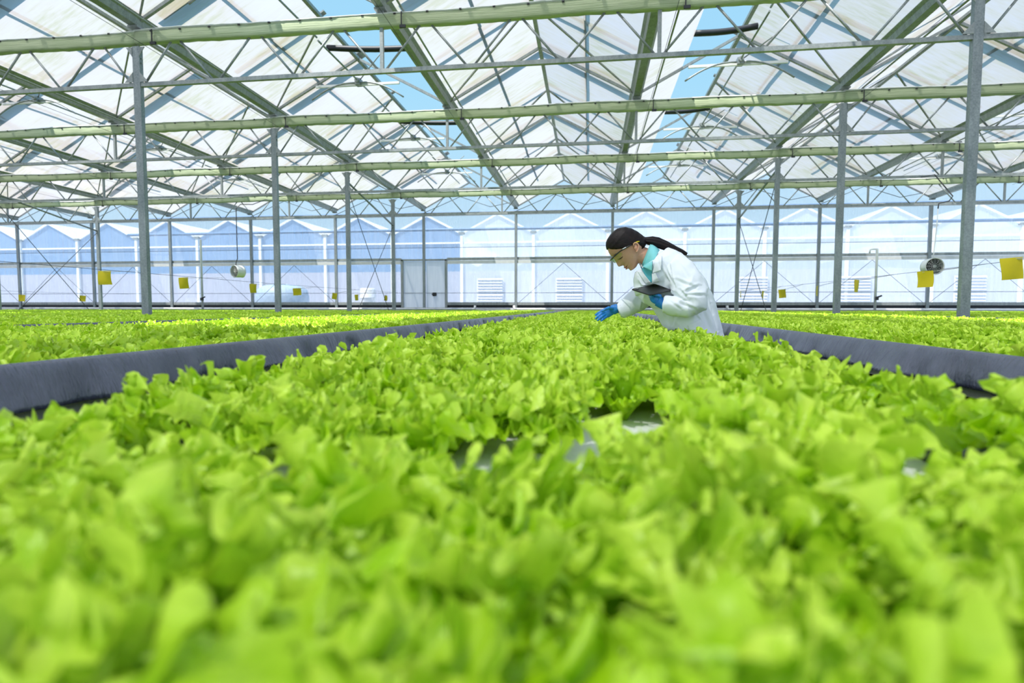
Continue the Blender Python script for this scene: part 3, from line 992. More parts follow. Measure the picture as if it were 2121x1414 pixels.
for i in range(3): ng.links.new(sa, cs.inputs[i])
ng.links.new(gi.outputs[0], iop.inputs['Points'])
ng.links.new(jn.outputs[0], iop.inputs['Instance'])
iop.inputs['Pick Instance'].default_value = True
ng.links.new(nattr('vi', 'INT'), iop.inputs['Instance Index'])
ng.links.new(er.outputs[0], iop.inputs['Rotation'])
ng.links.new(cs.outputs[0], iop.inputs['Scale'])
ng.links.new(iop.outputs[0], go.inputs[0])
md = mass.modifiers.new('rows', 'NODES'); md.node_group = ng

# ------------------------------------------------------------------ sticky traps on wires
def trap_wire(x, y0, y1, z, label):
    t = thing('trap_wire', (x, y0, z), label, 'wire', 'wires for sticky traps')
    part('wire', MB().tube([(x, y0, z), (x, (y0 + y1) / 2, z - 0.03), (x, y1, z)], 0.004, 5), M_CABLE, t)
trap_wire(5.95, 4.0, YW - 0.05, 1.735, 'thin wire carrying yellow cards over the right beds')
trap_wire(-8.25, 5.5, YW - 0.05, 1.70, 'thin wire carrying yellow cards over the left beds')
trap_wire(-21.3, 16.0, YW - 0.05, 1.66, 'thin wire carrying yellow cards far out on the left')
TRAPS = [(2097, 556, 7.3, 0.25, 0.25, 0.05, 'large square yellow sticky card at the right edge, nearest on its wire'),
         (1916, 578, 9.4, 0.20, 0.245, -0.75, 'bent yellow sticky card hanging just below the right fan'),
         (1775, 592, 12.0, 0.21, 0.25, 0.85, 'turned yellow sticky card between the two right-hand posts'),
         (1692, 602, 14.4, 0.20, 0.25, 1.15, 'narrow edge-on yellow sticky card before the far right wall'),
         (1620, 608, 16.8, 0.22, 0.24, 0.2, 'small square yellow sticky card beside the third right post'),
         (1580, 610, 18.6, 0.20, 0.24, 1.1, 'tiny turned yellow sticky card by the last right post'),
         (1534, 609, 20.8, 0.20, 0.24, 1.25, 'tiny edge-on yellow sticky card behind the last right post'),
         (217, 575, 9.6, 0.235, 0.26, 0.25, 'large bent yellow sticky card beside the nearest left post'),
         (381, 586, 11.9, 0.19, 0.255, 0.7, 'tilted yellow sticky card between the first two left posts'),
         (525, 597, 14.6, 0.20, 0.25, 1.15, 'edge-on yellow sticky card left of the second left post'),
         (615, 604, 16.4, 0.25, 0.22, 0.1, 'wide yellow sticky card right of the second left post'),
         (693, 613, 19.4, 0.20, 0.23, 1.1, 'narrow yellow sticky card left of the third left post'),
         (739, 616, 20.9, 0.18, 0.23, 1.15, 'small narrow yellow sticky card right of the third left post'),
         (799, 617, 22.6, 0.18, 0.23, 1.25, 'smallest edge-on yellow sticky card by the fourth left post'),
         (45, 617, 19.0, 0.26, 0.25, 0.15, 'small yellow sticky card at the far left edge'),
         (171, 618, 21.2, 0.26, 0.25, 0.2, 'small yellow sticky card left of the far left post')]
for px, py, Y, w, h, rz, lab in TRAPS:
    c = at(px, py, Y)
    R = Matrix.Rotation(rz, 3, 'Z')
    m = MB()
    nn = 8
    rows = []
    for j in range(nn + 1):
        v = j / nn
        row = []
        for i in range(nn + 1):
            u = i / nn - 0.5
            p = R @ Vector((u * w + 0.012 * math.sin(v * 3 + px), 0.025 * (v - 0.5) ** 2 * (1 if px % 2 else -1) + 0.012 * math.sin(u * 4 + v * 2 + px), (0.5 - v) * h - 0.02 * u * math.sin(px)))
            row.append(c + p)
        rows.append(row)
    vs = [p for r in rows for p in r] + [p + Vector((0, 0.003, 0)) for r in rows for p in r]
    k = nn + 1; N = k * k
    fs = [(j * k + i, j * k + i + 1, (j + 1) * k + i + 1, (j + 1) * k + i) for j in range(nn) for i in range(nn)]
    fs += [tuple(N + q for q in reversed(f)) for f in fs]
    t = thing('sticky_trap', c, lab, 'sticky trap', 'yellow sticky traps')
    part('card', MB().add(vs, fs, True), M_YELLOW, t)
    wx, wz, wy0 = min(((5.95, 1.735, 4.0), (-8.25, 1.70, 5.5), (-21.3, 1.66, 16.0)), key=lambda q: abs(q[0] - c.x))
    wzz = wz - 0.03 * (1 - abs((Y - wy0) / (YW - 0.05 - wy0) * 2 - 1))
    part('tie', MB().tube([c + Vector((-w * 0.2, 0, h / 2 - 0.02)), Vector((wx, Y, max(wzz, c.z + h / 2 - 0.01))), c + Vector((w * 0.2, 0, h / 2 - 0.02))], 0.003, 4), M_ALU, t)
    part('hook', MB().tube([Vector((wx, Y, wzz - 0.006)), Vector((wx, Y, max(wzz, c.z + h / 2 - 0.01) + 0.004))], 0.004, 4), M_ALU, t)

# ------------------------------------------------------------------ hanging circulation fans
def fan(px, py, Y, yaw, pitch, top, label, dia=0.40):
    c = at(px, py, Y)
    R = Matrix.Rotation(yaw, 3, 'Z') @ Matrix.Rotation(pitch, 3, 'X')      # axis along -Y before rotation (front)
    r = dia / 2; L = 0.30
    t = thing('circulation_fan', c, label, 'fan', 'hanging fans')
    prof = [(r * 0.93, -L / 2 + 0.02), (r * 1.0, -L / 2), (r * 1.05, -L / 2 + 0.015), (r, -L / 2 + 0.05), (r, L / 2 - 0.05), (r * 1.04, L / 2), (r * 0.95, L / 2), (r * 0.93, L / 2 - 0.03), (r * 0.93, -L / 2 + 0.02)]
    rings = [[c + R @ Vector((a * math.cos(q), y, a * math.sin(q))) for q in [2 * PI * i / 32 for i in range(32)]] for a, y in prof]
    part('housing', MB().loft(rings, caps=False), M_WHITEP, t)
    hub = MB().tube([c + R @ Vector((0, -0.10, 0)), c + R @ Vector((0, 0.08, 0))], 0.055, 14)
    part('motor', hub, M_DARK, t)
    part('hub_cap', MB().tube([c + R @ Vector((0, -0.13, 0)), c + R @ Vector((0, -0.10, 0))], 0.03, 12), M_ALU, t)
    for b in range(4):
        a = b * PI / 2 + 0.4
        pts = []
        for rr, tw in ((0.05, 0.9), (0.12, 0.7), (r * 0.9, 0.45)):
            for sgn in (-1, 1):
                wv = 0.055 + 0.25 * rr * 0.4
                loc = Vector((rr, sgn * wv * math.sin(tw), sgn * wv * math.cos(tw)))
                loc = Matrix.Rotation(a, 3, 'Y') @ loc
                pts.append(c + R @ (loc + Vector((0, -0.02, 0))))
        vs = pts + [p + R @ Vector((0, 0.005, 0)) for p in pts]
        part('blade', MB().add(vs, [(0, 2, 3, 1), (2, 4, 5, 3), (6, 7, 9, 8), (8, 9, 11, 10), (0, 1, 7, 6), (4, 10, 11, 5), (0, 6, 8, 2), (2, 8, 10, 4), (1, 3, 9, 7), (3, 5, 11, 9)]), M_DARK, t)
    part('back_plate', MB().tube([c + R @ Vector((0, L / 2 - 0.06, 0)), c + R @ Vector((0, L / 2 - 0.05, 0))], r * 0.92, 24), M_BLACK, t)
    gd = MB()
    for q in range(5):
        rr = r * (0.2 + 0.18 * q)
        gd.tube([c + R @ Vector((rr * math.cos(2 * PI * i / 24), -L / 2 + 0.015, rr * math.sin(2 * PI * i / 24))) for i in range(25)], 0.003, 4, False)
    for q in range(6):
        a = q * PI / 6
        gd.tube([c + R @ Vector((r * 0.94 * math.cos(a), -L / 2 + 0.015, r * 0.94 * math.sin(a))), c + R @ Vector((-r * 0.94 * math.cos(a), -L / 2 + 0.015, -r * 0.94 * math.sin(a)))], 0.003, 4)
    part('guard_grille', gd, M_ALU, t)
    rt = c + R @ Vector((0, 0, r * 1.02))
    return t, rt
t, rt = fan(493, 562, 17.6, -0.38, 0.04, None, 'white drum fan hanging on a dark cable, left side')
tp = at(495, 432, 17.6)
part('cable', MB().tube([rt - Vector((0.06, 0, 0)), rt + Vector((-0.05, 0, 0.10)), rt + Vector((0, 0, 0.22)), Vector((rt.x, rt.y, tp.z)), Vector((rt.x + 0.10, rt.y + 0.1, tp.z + 0.16)),
                         Vector((rt.x + 0.28, rt.y + 0.5, tp.z + 0.22)), Vector((rt.x + 0.2, rt.y + 1.4, tp.z + 0.55)), Vector((rt.x + 0.1, TY(4) - 0.07, HZ(4) - 0.27))], 0.014, 6), M_BLACK, t)
t, rt = fan(1931, 552, 15.2, -0.12, 0.0, None, 'white drum fan with dark face hanging by a thin rod, right side')
tp = at(1937, 432, 15.2)
part('cable', MB().tube([rt, rt + Vector((0.02, 0, 0.12)), Vector((rt.x + 0.06, rt.y, tp.z - 0.4)), Vector((rt.x + 0.07, rt.y, tp.z))], 0.011, 6), M_WHITEP, t)
part('cable', MB().tube([Vector((rt.x + 0.07, rt.y, tp.z)), Vector((rt.x + 0.08, rt.y, tp.z + 0.12)), Vector((rt.x + 0.32, rt.y + 0.02, tp.z + 0.18)), Vector((rt.x + 0.42, rt.y + 0.06, tp.z + 0.3)),
                         Vector((rt.x + 0.18, rt.y + 0.4, HZ(3) - 0.95)), Vector((rt.x + 0.1, TY(3) - 0.05, HZ(3) - 0.91))], 0.014, 6), M_BLACK, t)

# ------------------------------------------------------------------ standpipes and water pipes at the far end
def standpipe(px_top, py_top, px_bot, Y, label, hook):
    a = at(px_top, py_top, Y)
    b = at(px_bot, 640, Y)
    t = thing('standpipe', (b.x, Y, 0), label, 'pipe', 'white standpipes')
    part('pipe', MB().tube([(b.x, Y, 0.0), (b.x, Y, a.z - 0.02), (b.x, Y, a.z)], 0.045, 10), M_WHITEP, t)
    if hook:
        part('elbow', MB().tube([(b.x + 0.02, Y, a.z), (b.x - 0.16, Y, a.z + 0.01), (b.x - 0.24, Y, a.z - 0.02), (b.x - 0.25, Y, a.z - 0.14)], 0.03, 8), M_WHITEP, t)
    part('valve', MB().box((b.x + 0.02, Y - 0.06, 1.40), (0.10, 0.10, 0.12)).tube([(b.x + 0.02, Y - 0.08, 1.44), (b.x + 0.18, Y - 0.08, 1.50)], 0.03, 8), M_BLACK, t)
standpipe(1818, 516, 1812, 22.3, 'white standpipe with hooked top and black valve at the far right', True)
standpipe(417, 496, 420, 22.6, 'tall white standpipe with black valve against the left film wall', False)
for lab, xa_, xb_ in (('left', -26.0, -4.9), ('middle', -3.0, 5.0), ('right', 5.6, 18.0)):
    t = thing('water_pipe', ((xa_ + xb_) / 2, YW - 0.25, 0.99), 'white water pipe along the foot of the far wall, %s length' % lab, 'pipe', 'white pipes along the far wall')
    part('pipe', MB().tube([(xa_, YW - 0.25, 0.99), (xb_, YW - 0.25, 0.99)], 0.045, 10), M_WHITEP, t)
    for q in range(int((xb_ - xa_) / 2.0)):
        part('bracket', MB().box((xa_ + 1 + q * 2.0, YW - 0.10, 0.99), (0.05, 0.22, 0.12)), M_GALV, t)
    part('elbow', MB().tube([(xb_ if lab == 'left' else xa_, YW - 0.25, 0.99), ((xb_ + 0.1) if lab == 'left' else xa_ - 0.1, YW - 0.25, 1.0), ((xb_ + 0.12) if lab == 'left' else xa_ - 0.12, YW - 0.25, 1.14)], 0.05, 10), M_WHITEP, t)

# ------------------------------------------------------------------ the woman in the white coat
from mathutils import noise as mnoise
PY = 3.30
PXM = (at(1381, 600, PY) - at(1380, 600, PY)).length      # metres for one pixel at her place
def P(px, py, dy=0.0):
    return at(px, py, PY + dy)
def bake(o):
    dg = bpy.context.evaluated_depsgraph_get()
    me = bpy.data.meshes.new_from_object(o.evaluated_get(dg))
    o.modifiers.clear()
    old = o.data
    o.data = me
    bpy.data.meshes.remove(old)
    me.name = o.name
    me.polygons.foreach_set('use_smooth', [True] * len(me.polygons))
    return o
def remesh(o, vox, smooth=4, fac=0.5):
    m = o.modifiers.new('r', 'REMESH'); m.mode = 'VOXEL'; m.voxel_size = vox; m.use_smooth_shade = True
    if smooth:
        s_ = o.modifiers.new('s', 'SMOOTH'); s_.iterations = smooth; s_.factor = fac
    return bake(o)
def bvh_of(*obs):
    vs, fs = [], []
    for o in obs:
        k = len(vs)
        vs += [o.matrix_world @ v.co if o.parent is None else v.co + Vector(o.parent.location) for v in o.data.vertices]
        fs += [tuple(i + k for i in p.vertices) for p in o.data.polygons]
    return BVHTree.FromPolygons(vs, fs)
def hit(tree, px, py, off=0.0, dflt=None):
    d = ray(px, py).normalized()
    h = tree.ray_cast(CAM, d)
    if h[0] is None:
        return P(px, py, dflt if dflt is not None else 0.0)
    return h[0] - d * off
def itp(x, tab):
    xs = [a for a, _ in tab]
    return float(np.interp(x, xs, [b for _, b in tab]))

M_SKIN = NT('skin')
_n = M_SKIN.noise(M_SKIN.coord(), 18, 3)
_b = M_SKIN.bsdf(M_SKIN.ramp(_n, [(0.3, (0.58, 0.30, 0.20)), (0.7, (0.66, 0.365, 0.25))]), 0.48, 0, 0.4)
_b.inputs['Subsurface Weight'].default_value = 0.12
_b.inputs['Subsurface Radius'].default_value = (0.01, 0.004, 0.002)
M_SKIN = M_SKIN.done(_b.outputs[0])
def mat_hair():
    t = NT('dark_hair')
    n = t.noise(t.coord((6, 60, 60)), 6, 4, 0.7)
    b = t.bsdf(t.ramp(n, [(0.4, (0.004, 0.0025, 0.003)), (0.6, (0.014, 0.006, 0.006)), (0.78, (0.05, 0.014, 0.011))]), 0.36, 0, 0.25)
    t.bump(n, b, 0.5, 0.003)
    return t.done(b.outputs[0])
M_HAIR = mat_hair()
def mat_cloth(name, c, wv=0.03):
    t = NT(name)
    n = t.noise(t.coord(), 6, 3)
    b = t.bsdf(t.ramp(n, [(0.3, tuple(x * (1 - wv) for x in c)), (0.7, c)]), 0.75, 0, 0.25)
    t.bump(t.noise(t.coord(), 260, 2), b, 0.08, 0.001)
    return t.done(b.outputs[0])
M_COAT = mat_cloth('white_coat', (0.84, 0.88, 0.95))
M_SHIRT = mat_cloth('teal_shirt', (0.24, 0.66, 0.68))
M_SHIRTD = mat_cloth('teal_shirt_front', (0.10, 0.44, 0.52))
M_TROU = mat_cloth('dark_trousers', (0.05, 0.055, 0.08))
def mat_glove():
    t = NT('blue_nitrile')
    n = t.noise(t.coord(), 55, 4)
    b = t.bsdf(t.ramp(n, [(0.3, (0.008, 0.17, 0.56)), (0.7, (0.02, 0.27, 0.72))]), 0.40, 0, 0.5)
    t.bump(t.noise(t.coord(), 70, 4, 0.6), b, 0.5, 0.004)
    return t.done(b.outputs[0])
M_GLOVE = mat_glove()
M_LIP = mat_plain('lips', (0.50, 0.16, 0.13), 0.4)
M_LASH = mat_plain('lash', (0.012, 0.009, 0.008), 0.6)
M_SOLE = mat_plain('white_shoe', (0.7, 0.7, 0.72), 0.5)

base = P(1462, 700); base.z = 0
WOMAN = thing('person', base, 'woman in a white lab coat and blue gloves bending over the lettuce with a tablet', 'person')

# ---- head: profile sections across the crown-to-chin axis
HO = (1300.0, 512.0)
HA = (0.769, 0.640)       # towards the chin
HB = (-0.640, 0.769)      # towards the face
def H(s, t, yl=0.0):
    p = P(HO[0] + HA[0] * s + HB[0] * t, HO[1] + HA[1] * s + HB[1] * t)
    p.y += yl * PXM
    return p
TF = [(-41, 8), (-40, 15), (-37, 22), (-32, 28), (-24, 33), (-16, 35.8), (-10, 34.6), (0, 34.8), (10, 34.5), (16, 33.8), (21, 33.4), (25, 33.0), (29, 32.0), (33, 32.2), (36, 31.4), (38, 28.5), (39.4, 22)]
TB = [(-41, 4), (-40, -4), (-37, -13), (-32, -20), (-24, -27), (-12, -32.5), (0, -34), (10, -33.5), (18, -29), (24, -20), (29, -8), (33, 2), (36, 8), (38, 12), (39.4, 18)]
WD = [(-41, 6), (-40, 12), (-37, 18), (-32, 22.5), (-24, 26), (-12, 27.5), (0, 27.5), (8, 26.5), (15, 24.5), (22, 21.5), (28, 18), (33, 14), (36, 11), (38, 8), (39.4, 3.5)]
NOSE = [(-12, 0), (-9, 1.5), (-4, 3.2), (3, 5.6), (8, 7.8), (11, 8.6), (13, 7.0), (15.5, 3.0), (17.5, 0.4), (19, 0)]
def head_ring(s, n=72, extra=0.0, back_extra=0.0):
    tf, tb, w = itp(s, TF) + extra, itp(s, TB) - extra - back_extra, itp(s, WD) + extra
    tc, hf = (tf + tb) / 2, (tf - tb) / 2
    out = []
    for i in range(n):
        th = 2 * PI * i / n
        c, s_ = math.cos(th), math.sin(th)
        cc = math.copysign(abs(c) ** 0.90, c); ss = math.copysign(abs(s_) ** 0.90, s_)
        t = tc + hf * cc
        y = w * ss * (1 - 0.10 * cc)
        if extra == 0.0 and cc > 0:
            sig = 3.2 + 2.6 * min(1, max(0, (s + 8) / 18))
            t += itp(s, NOSE) * math.exp(-(y / sig) ** 2)
            for s0, a, sg in ((21.5, 4.2, 2.2), (26.6, 4.4, 2.3)):
                t += a * math.exp(-((s - s0) / sg) ** 2) * math.exp(-(y / 9.0) ** 2)
            t -= 2.0 * math.exp(-((s - 24.1) / 0.9) ** 2) * math.exp(-(y / 9.5) ** 2)
            t -= 2.6 * math.exp(-((s + 5) / 5.5) ** 2) * (math.exp(-((y - 12) / 6.5) ** 2) + math.exp(-((y + 12) / 6.5) ** 2))
            t += 1.6 * math.exp(-((s - 9) / 8.0) ** 2) * (math.exp(-((y - 15) / 7) ** 2) + math.exp(-((y + 15) / 7) ** 2))
            t += 1.8 * math.exp(-((s - 35) / 3.0) ** 2) * math.exp(-(y / 8) ** 2)
        out.append((t, y))
    return out
body = MB()
ss_ = list(np.linspace(-41, 39.4, 74))
body.loft([[H(s, t, y) for t, y in head_ring(s)] for s in ss_])
def ell_tube(mb, secs, n=28):
    """secs: (px, py, dy, r_in_plane_px, r_depth_px); rings across the path"""
    rings = []
    for i, (x, y, dy, r, rd) in enumerate(secs):
        a = secs[max(0, i - 1)]; b = secs[min(len(secs) - 1, i + 1)]
        tx, ty = b[0] - a[0], b[1] - a[1]
        L = math.hypot(tx, ty) or 1
        nx, ny = -ty / L, tx / L
        rings.append([P(x + nx * r * math.cos(q), y + ny * r * math.cos(q), dy + rd * PXM * math.sin(q)) for q in [2 * PI * k / n for k in range(n)]])
    return mb.loft(rings)
# neck, and the slim body under the clothes
ell_tube(body, [(1316, 521, 0, 15, 17), (1326, 527, 0, 18, 18), (1338, 532, 0, 18.5, 19), (1350, 540, 0, 20, 22), (1362, 552, 0, 22, 34), (1384, 578, 0, 26, 40),
                (1406, 610, 0.02, 26, 34), (1425, 650, 0, 34, 46), (1455, 690, 0, 30, 48), (1462, 715, 0, 26, 44), (1462, 730, 0, 18, 34)])
for sg, dyh in ((-1, -0.085), (1, 0.085)):
    ell_tube(body, [(1460, 712, dyh, 26, 24), (1463, 760, dyh, 24, 22), (1466, 850, dyh, 18, 17), (1466, 930, dyh, 14, 14), (1467, 995, dyh, 10, 10), (1466, 1012, dyh, 9, 10)])
# arms reach into the sleeves as far as the wrists
ell_tube(body, [(1385, 560, -0.10, 20, 18), (1412, 585, -0.175, 17, 16), (1437, 620, -0.20, 14, 14), (1405, 632, -0.20, 12.5, 12), (1378, 629, -0.185, 9.5, 9), (1366, 626, -0.18, 9, 8)])
ell_tube(body, [(1368, 556, 0.10, 20, 18), (1350, 585, 0.165, 17, 16), (1334, 616, 0.165, 14, 14), (1306, 630, 0.11, 12, 12), (1284, 639, 0.07, 8.5, 8), (1272, 641, 0.06, 8.5, 7)])
body_o = part('body', body, M_SKIN, WOMAN)
remesh(body_o, 0.0025, 2, 0.5)
T_BODY = bvh_of(body_o)

# ---- white coat: one continuous shell of trunk and two sleeves
coat = MB()
PAIRS = [((1331, 566), (1368, 528), 18), ((1317, 564), (1384, 513), 46), ((1316, 565), (1402, 519), 62), ((1313, 583), (1437, 543), 68), ((1313, 600), (1460, 577), 66),
         ((1326, 620), (1474, 610), 60), ((1352, 640), (1482, 640), 58), ((1366, 662), (1489, 664), 60), ((1374, 682), (1494, 684), 62), ((1412, 708), (1501, 708), 62),
         ((1424, 745), (1506, 745), 64), ((1424, 800), (1512, 800), 66), ((1425, 842), (1516, 842), 68)]
NC = 64
rings = []
for (fx, fy), (bx, by), wd in PAIRS:
    cx_, cy_ = (fx + bx) / 2, (fy + by) / 2
    ring = []
    for k in range(NC):
        q = 2 * PI * k / NC
        c, s_ = math.cos(q), math.sin(q)
        cc = math.copysign(abs(c) ** 0.85, c); sn = math.copysign(abs(s_) ** 0.85, s_)
        ring.append(P(cx_ + (fx - cx_) * cc, cy_ + (fy - cy_) * cc, wd * PXM * sn * (1 - 0.36 * max(0.0, cc))))
    rings.append(ring)
coat.loft(rings)
NEAR = [(1388, 548, -0.10, 30, 30), (1406, 564, -0.150, 34, 26), (1424, 590, -0.190, 35, 25), (1437, 612, -0.205, 33, 25), (1440, 630, -0.21, 25, 24), (1424, 638, -0.21, 20.5, 22), (1402, 635, -0.205, 20, 20), (1384, 631, -0.195, 19.5, 18), (1373.5, 629.5, -0.19, 18, 16)]
FAR = [(1366, 552, 0.10, 28, 28), (1352, 578, 0.155, 29, 26), (1339, 604, 0.165, 27, 26), (1322, 622, 0.14, 23, 23), (1303, 634, 0.105, 19.5, 20), (1292, 640, 0.085, 16.5, 17), (1284, 644, 0.07, 14.5, 14)]
ell_tube(coat, NEAR, 32)
ell_tube(coat, FAR, 32)
coat_o = part('lab_coat', coat, M_COAT, WOMAN)
remesh(coat_o, 0.0045, 7, 0.5)
# folds pressed into the cloth
coat_o.data.update()
E0 = P(1416, 617, -0.22)
E1 = P(1336, 606, 0.0)
W0 = Vector(WOMAN.location)
CREASE = [((1384, 533), (1391, 566), 0.004, 1.6), ((1391, 566), (1399, 596), 0.004, 1.6), ((1402, 580), (1440, 596), 0.006, 3.2), ((1416, 606), (1448, 592), 0.007, 3.0),
          ((1418, 612), (1458, 611), 0.007, 3.0), ((1398, 624), (1440, 640), 0.006, 3.0), ((1384, 622), (1410, 640), 0.004, 2.4), ((1405, 545), (1428, 575), 0.004, 3.0),
          ((1362, 532), (1368, 560), 0.003, 2.0), ((1366, 548), (1384, 584), 0.006, 3.0), ((1372, 545), (1396, 590), 0.005, 2.6), ((1466, 600), (1476, 650), 0.006, 2.6),
          ((1472, 630), (1486, 684), 0.007, 3.0), ((1458, 642), (1474, 690), 0.006, 3.0), ((1440, 652), (1452, 664), 0.004, 2.2), ((1400, 652), (1392, 672), 0.005, 3.0), ((1376, 648), (1384, 672), 0.004, 2.6),
          ((1300, 618), (1326, 612), 0.005, 2.6), ((1298, 632), (1330, 630), 0.006, 2.6), ((1292, 646), (1318, 644), 0.004, 2.2), ((1322, 575), (1330, 612), 0.005, 2.6), ((1408, 600), (1424, 618), 0.006, 2.4)]
co = [v.co.copy() for v in coat_o.data.vertices]
no = [v.normal.copy() for v in coat_o.data.vertices]
for v, c, n in zip(coat_o.data.vertices, co, no):
    w = c + W0
    d = 0.0
    for E_, a0, k, amp, sig in ((E0, 0.4, 5, 0.0045, 0.07), (E1, 1.2, 5, 0.004, 0.07)):
        r = (w - E_)
        rr = math.hypot(r.x, r.z)
        ang = math.atan2(r.z, r.x)
        f = 1 - 2 * abs(math.sin(ang * k / 2 + a0 + 2.6 * mnoise.noise(w * 9)))
        d += amp * f * math.exp(-((rr - 0.05) / sig) ** 2) * min(1, rr / 0.03) * (1 if (w.y - PY < -0.08 or E_ is E1) else 0.3)
    lowz = max(0, min(1, (1.12 - w.z) / 0.25)) * (1 if w.x > P(1425, 660).x else 0.35)
    d += 0.008 * lowz * (1 - 2 * abs(math.sin(26 * (w.x * 0.9 + w.y * 0.8) + 2.0 * mnoise.noise(w * 4))))
    up = Vector((0.5, 0.0, 0.85))
    d += 0.010 * (0.4 - abs(mnoise.noise(Vector((w.x * 9 + w.z * 5, w.y * 7, w.z * 4 - w.x * 6))))) * 1.2
    d += 0.003 * mnoise.noise(w * 22)
    px, py, _d = project(w)
    if w.y < PY + 0.03:
        for (ax, ay), (bx, by), amp, sig in CREASE:
            ex, ey = bx - ax, by - ay
            L2 = ex * ex + ey * ey
            u = max(0.0, min(1.0, ((px - ax) * ex + (py - ay) * ey) / L2))
            qx, qy = px - ax - ex * u, py - ay - ey * u
            dist = math.hypot(qx, qy)
            if dist > 4 * sig: continue
            sgn = 1 if qx * ey - qy * ex > 0 else -1
            end = math.sin(PI * (0.12 + 0.76 * u))
            x_ = dist * sgn / sig
            d += amp * end * (-math.exp(-x_ * x_) + 0.8 * math.exp(-(x_ - 1.7) ** 2))
    v.co = c + n * d
# the tablet presses the coat front inwards
tb_, tl0, tt_ = P(1345, 609.3, -0.272), P(1311.5, 596.5, -0.145), P(1353, 588.3, -0.070)
el = (tt_ - tl0).normalized()
es = tl0 - tb_
es = es - el * es.dot(el)
SW = es.length; es.normalize()
LW = 0.245
tl = tb_.copy()
nrm = el.cross(es).normalized()
POLY = [(1307, 597.3), (1330, 591.5), (1353, 587.0), (1366, 590.8), (1380, 596.2), (1397, 603.6), (1399, 610), (1345, 613)]
wv = []
for px, py in POLY:
    r = ray(px, py)
    tt = (tb_ - CAM).dot(nrm) / r.dot(nrm)
    wv.append((r, tt))
wm = bpy.data.meshes.new('cut')
bm_ = bmesh.new()
lo = [bm_.verts.new(CAM + r * (tt + 0.010) - W0) for r, tt in wv]
hi = [bm_.verts.new(CAM + r * (tt - 0.45) - W0) for r, tt in wv]
nn_ = len(wv)
bm_.faces.new(lo); bm_.faces.new(list(reversed(hi)))
for i in range(nn_):
    j = (i + 1) % nn_
    bm_.faces.new((lo[j], lo[i], hi[i], hi[j]))
bmesh.ops.recalc_face_normals(bm_, faces=bm_.faces)
bm_.to_mesh(wm); bm_.free()
wo_ = bpy.data.objects.new('cut', wm); COL.objects.link(wo_); wo_.location = W0
bo = coat_o.modifiers.new('b', 'BOOLEAN'); bo.operation = 'DIFFERENCE'; bo.solver = 'EXACT'; bo.object = wo_
bpy.context.view_layer.update()
bake(coat_o)
bpy.data.objects.remove(wo_); bpy.data.meshes.remove(wm)
while len(coat_o.data.materials) > 1: coat_o.data.materials.pop()
T_COAT = bvh_of(coat_o)
T_ALL = bvh_of(coat_o, body_o)

def patch(name, quad, mat, tree, off=0.004, thick=0.003, nu=10, nv=14, parent=WOMAN, dflt=-0.12, edge_lift=0.0):
    """cloth piece lying on the clothes; quad = four image corners (a, b, c, d)"""
    a, b, c, d = quad
    A, B = [], []
    for j in range(nv + 1):
        v = j / nv
        for i in range(nu + 1):
            u = i / nu
            x = (a[0] * (1 - u) + b[0] * u) * (1 - v) + (d[0] * (1 - u) + c[0] * u) * v
            y = (a[1] * (1 - u) + b[1] * u) * (1 - v) + (d[1] * (1 - u) + c[1] * u) * v
            lift = off + edge_lift * (u ** 2)
            A.append(hit(tree, x, y, lift, dflt)); B.append(hit(tree, x, y, lift - thick, dflt))
    k = nu + 1; N = k * (nv + 1)
    fs = [(j * k + i, j * k + i + 1, (j + 1) * k + i + 1, (j + 1) * k + i) for j in range(nv) for i in range(nu)]
    fs += [tuple(N + q for q in reversed(f)) for f in fs]
    bd = [i for i in range(nu)] 
    for i in range(nu): fs += [(i + 1, i, N + i, N + i + 1), (nv * k + i, nv * k + i + 1, N + nv * k + i + 1, N + nv * k + i)]
    for j in range(nv): fs += [(j * k, (j + 1) * k, N + (j + 1) * k, N + j * k), ((j + 1) * k + nu, j * k + nu, N + j * k + nu, N + (j + 1) * k + nu)]
    o = part(name, MB().add(A + B, fs, True), mat, parent)
    return o
# teal shirt showing in the neck opening
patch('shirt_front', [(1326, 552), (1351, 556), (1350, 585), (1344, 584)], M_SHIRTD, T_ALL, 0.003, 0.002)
def ring_collar(name, secs, mat, thick_px=1.6):
    m = MB()
    rings = []
    for (fx, fy), (bx, by), wd in secs:
        cx_, cy_ = (fx + bx) / 2, (fy + by) / 2
        rings.append([P(cx_ + (fx - cx_) * math.cos(q), cy_ + (fy - cy_) * math.cos(q), wd * PXM * math.sin(q)) for q in [2 * PI * k / 48 for k in range(48)]])
    m.loft(rings, caps=False)
    o = part(name, m, mat, WOMAN)
    s_ = o.modifiers.new('t', 'SOLIDIFY'); s_.thickness = thick_px * PXM; s_.offset = 0
    return o
ring_collar('shirt_collar', [((1328, 552), (1347, 505), 23), ((1333, 553), (1352, 506), 27), ((1338, 556), (1356, 509), 34), ((1340, 566), (1366, 518), 51)], M_SHIRT)
patch('collar_point', [(1345.5, 523), (1352, 520), (1350.5, 562), (1331, 552)], M_SHIRT, T_ALL, 0.024, 0.003, edge_lift=0.0)
# coat collar and lapels
patch('lapel', [(1359, 535), (1371, 527), (1369, 560), (1351, 566)], M_COAT, T_ALL, 0.017, 0.004, edge_lift=0.006)
patch('lapel', [(1350, 566), (1358, 566), (1367, 583), (1351, 585)], M_COAT, T_ALL, 0.013, 0.004, edge_lift=0.008)
patch('lapel', [(1320, 561), (1330, 562), (1348, 585), (1338, 587)], M_COAT, T_ALL, 0.009, 0.004)
patch('pocket', [(1424, 674), (1452, 660), (1460, 684), (1430, 690)], M_COAT, T_COAT, 0.004, 0.003)
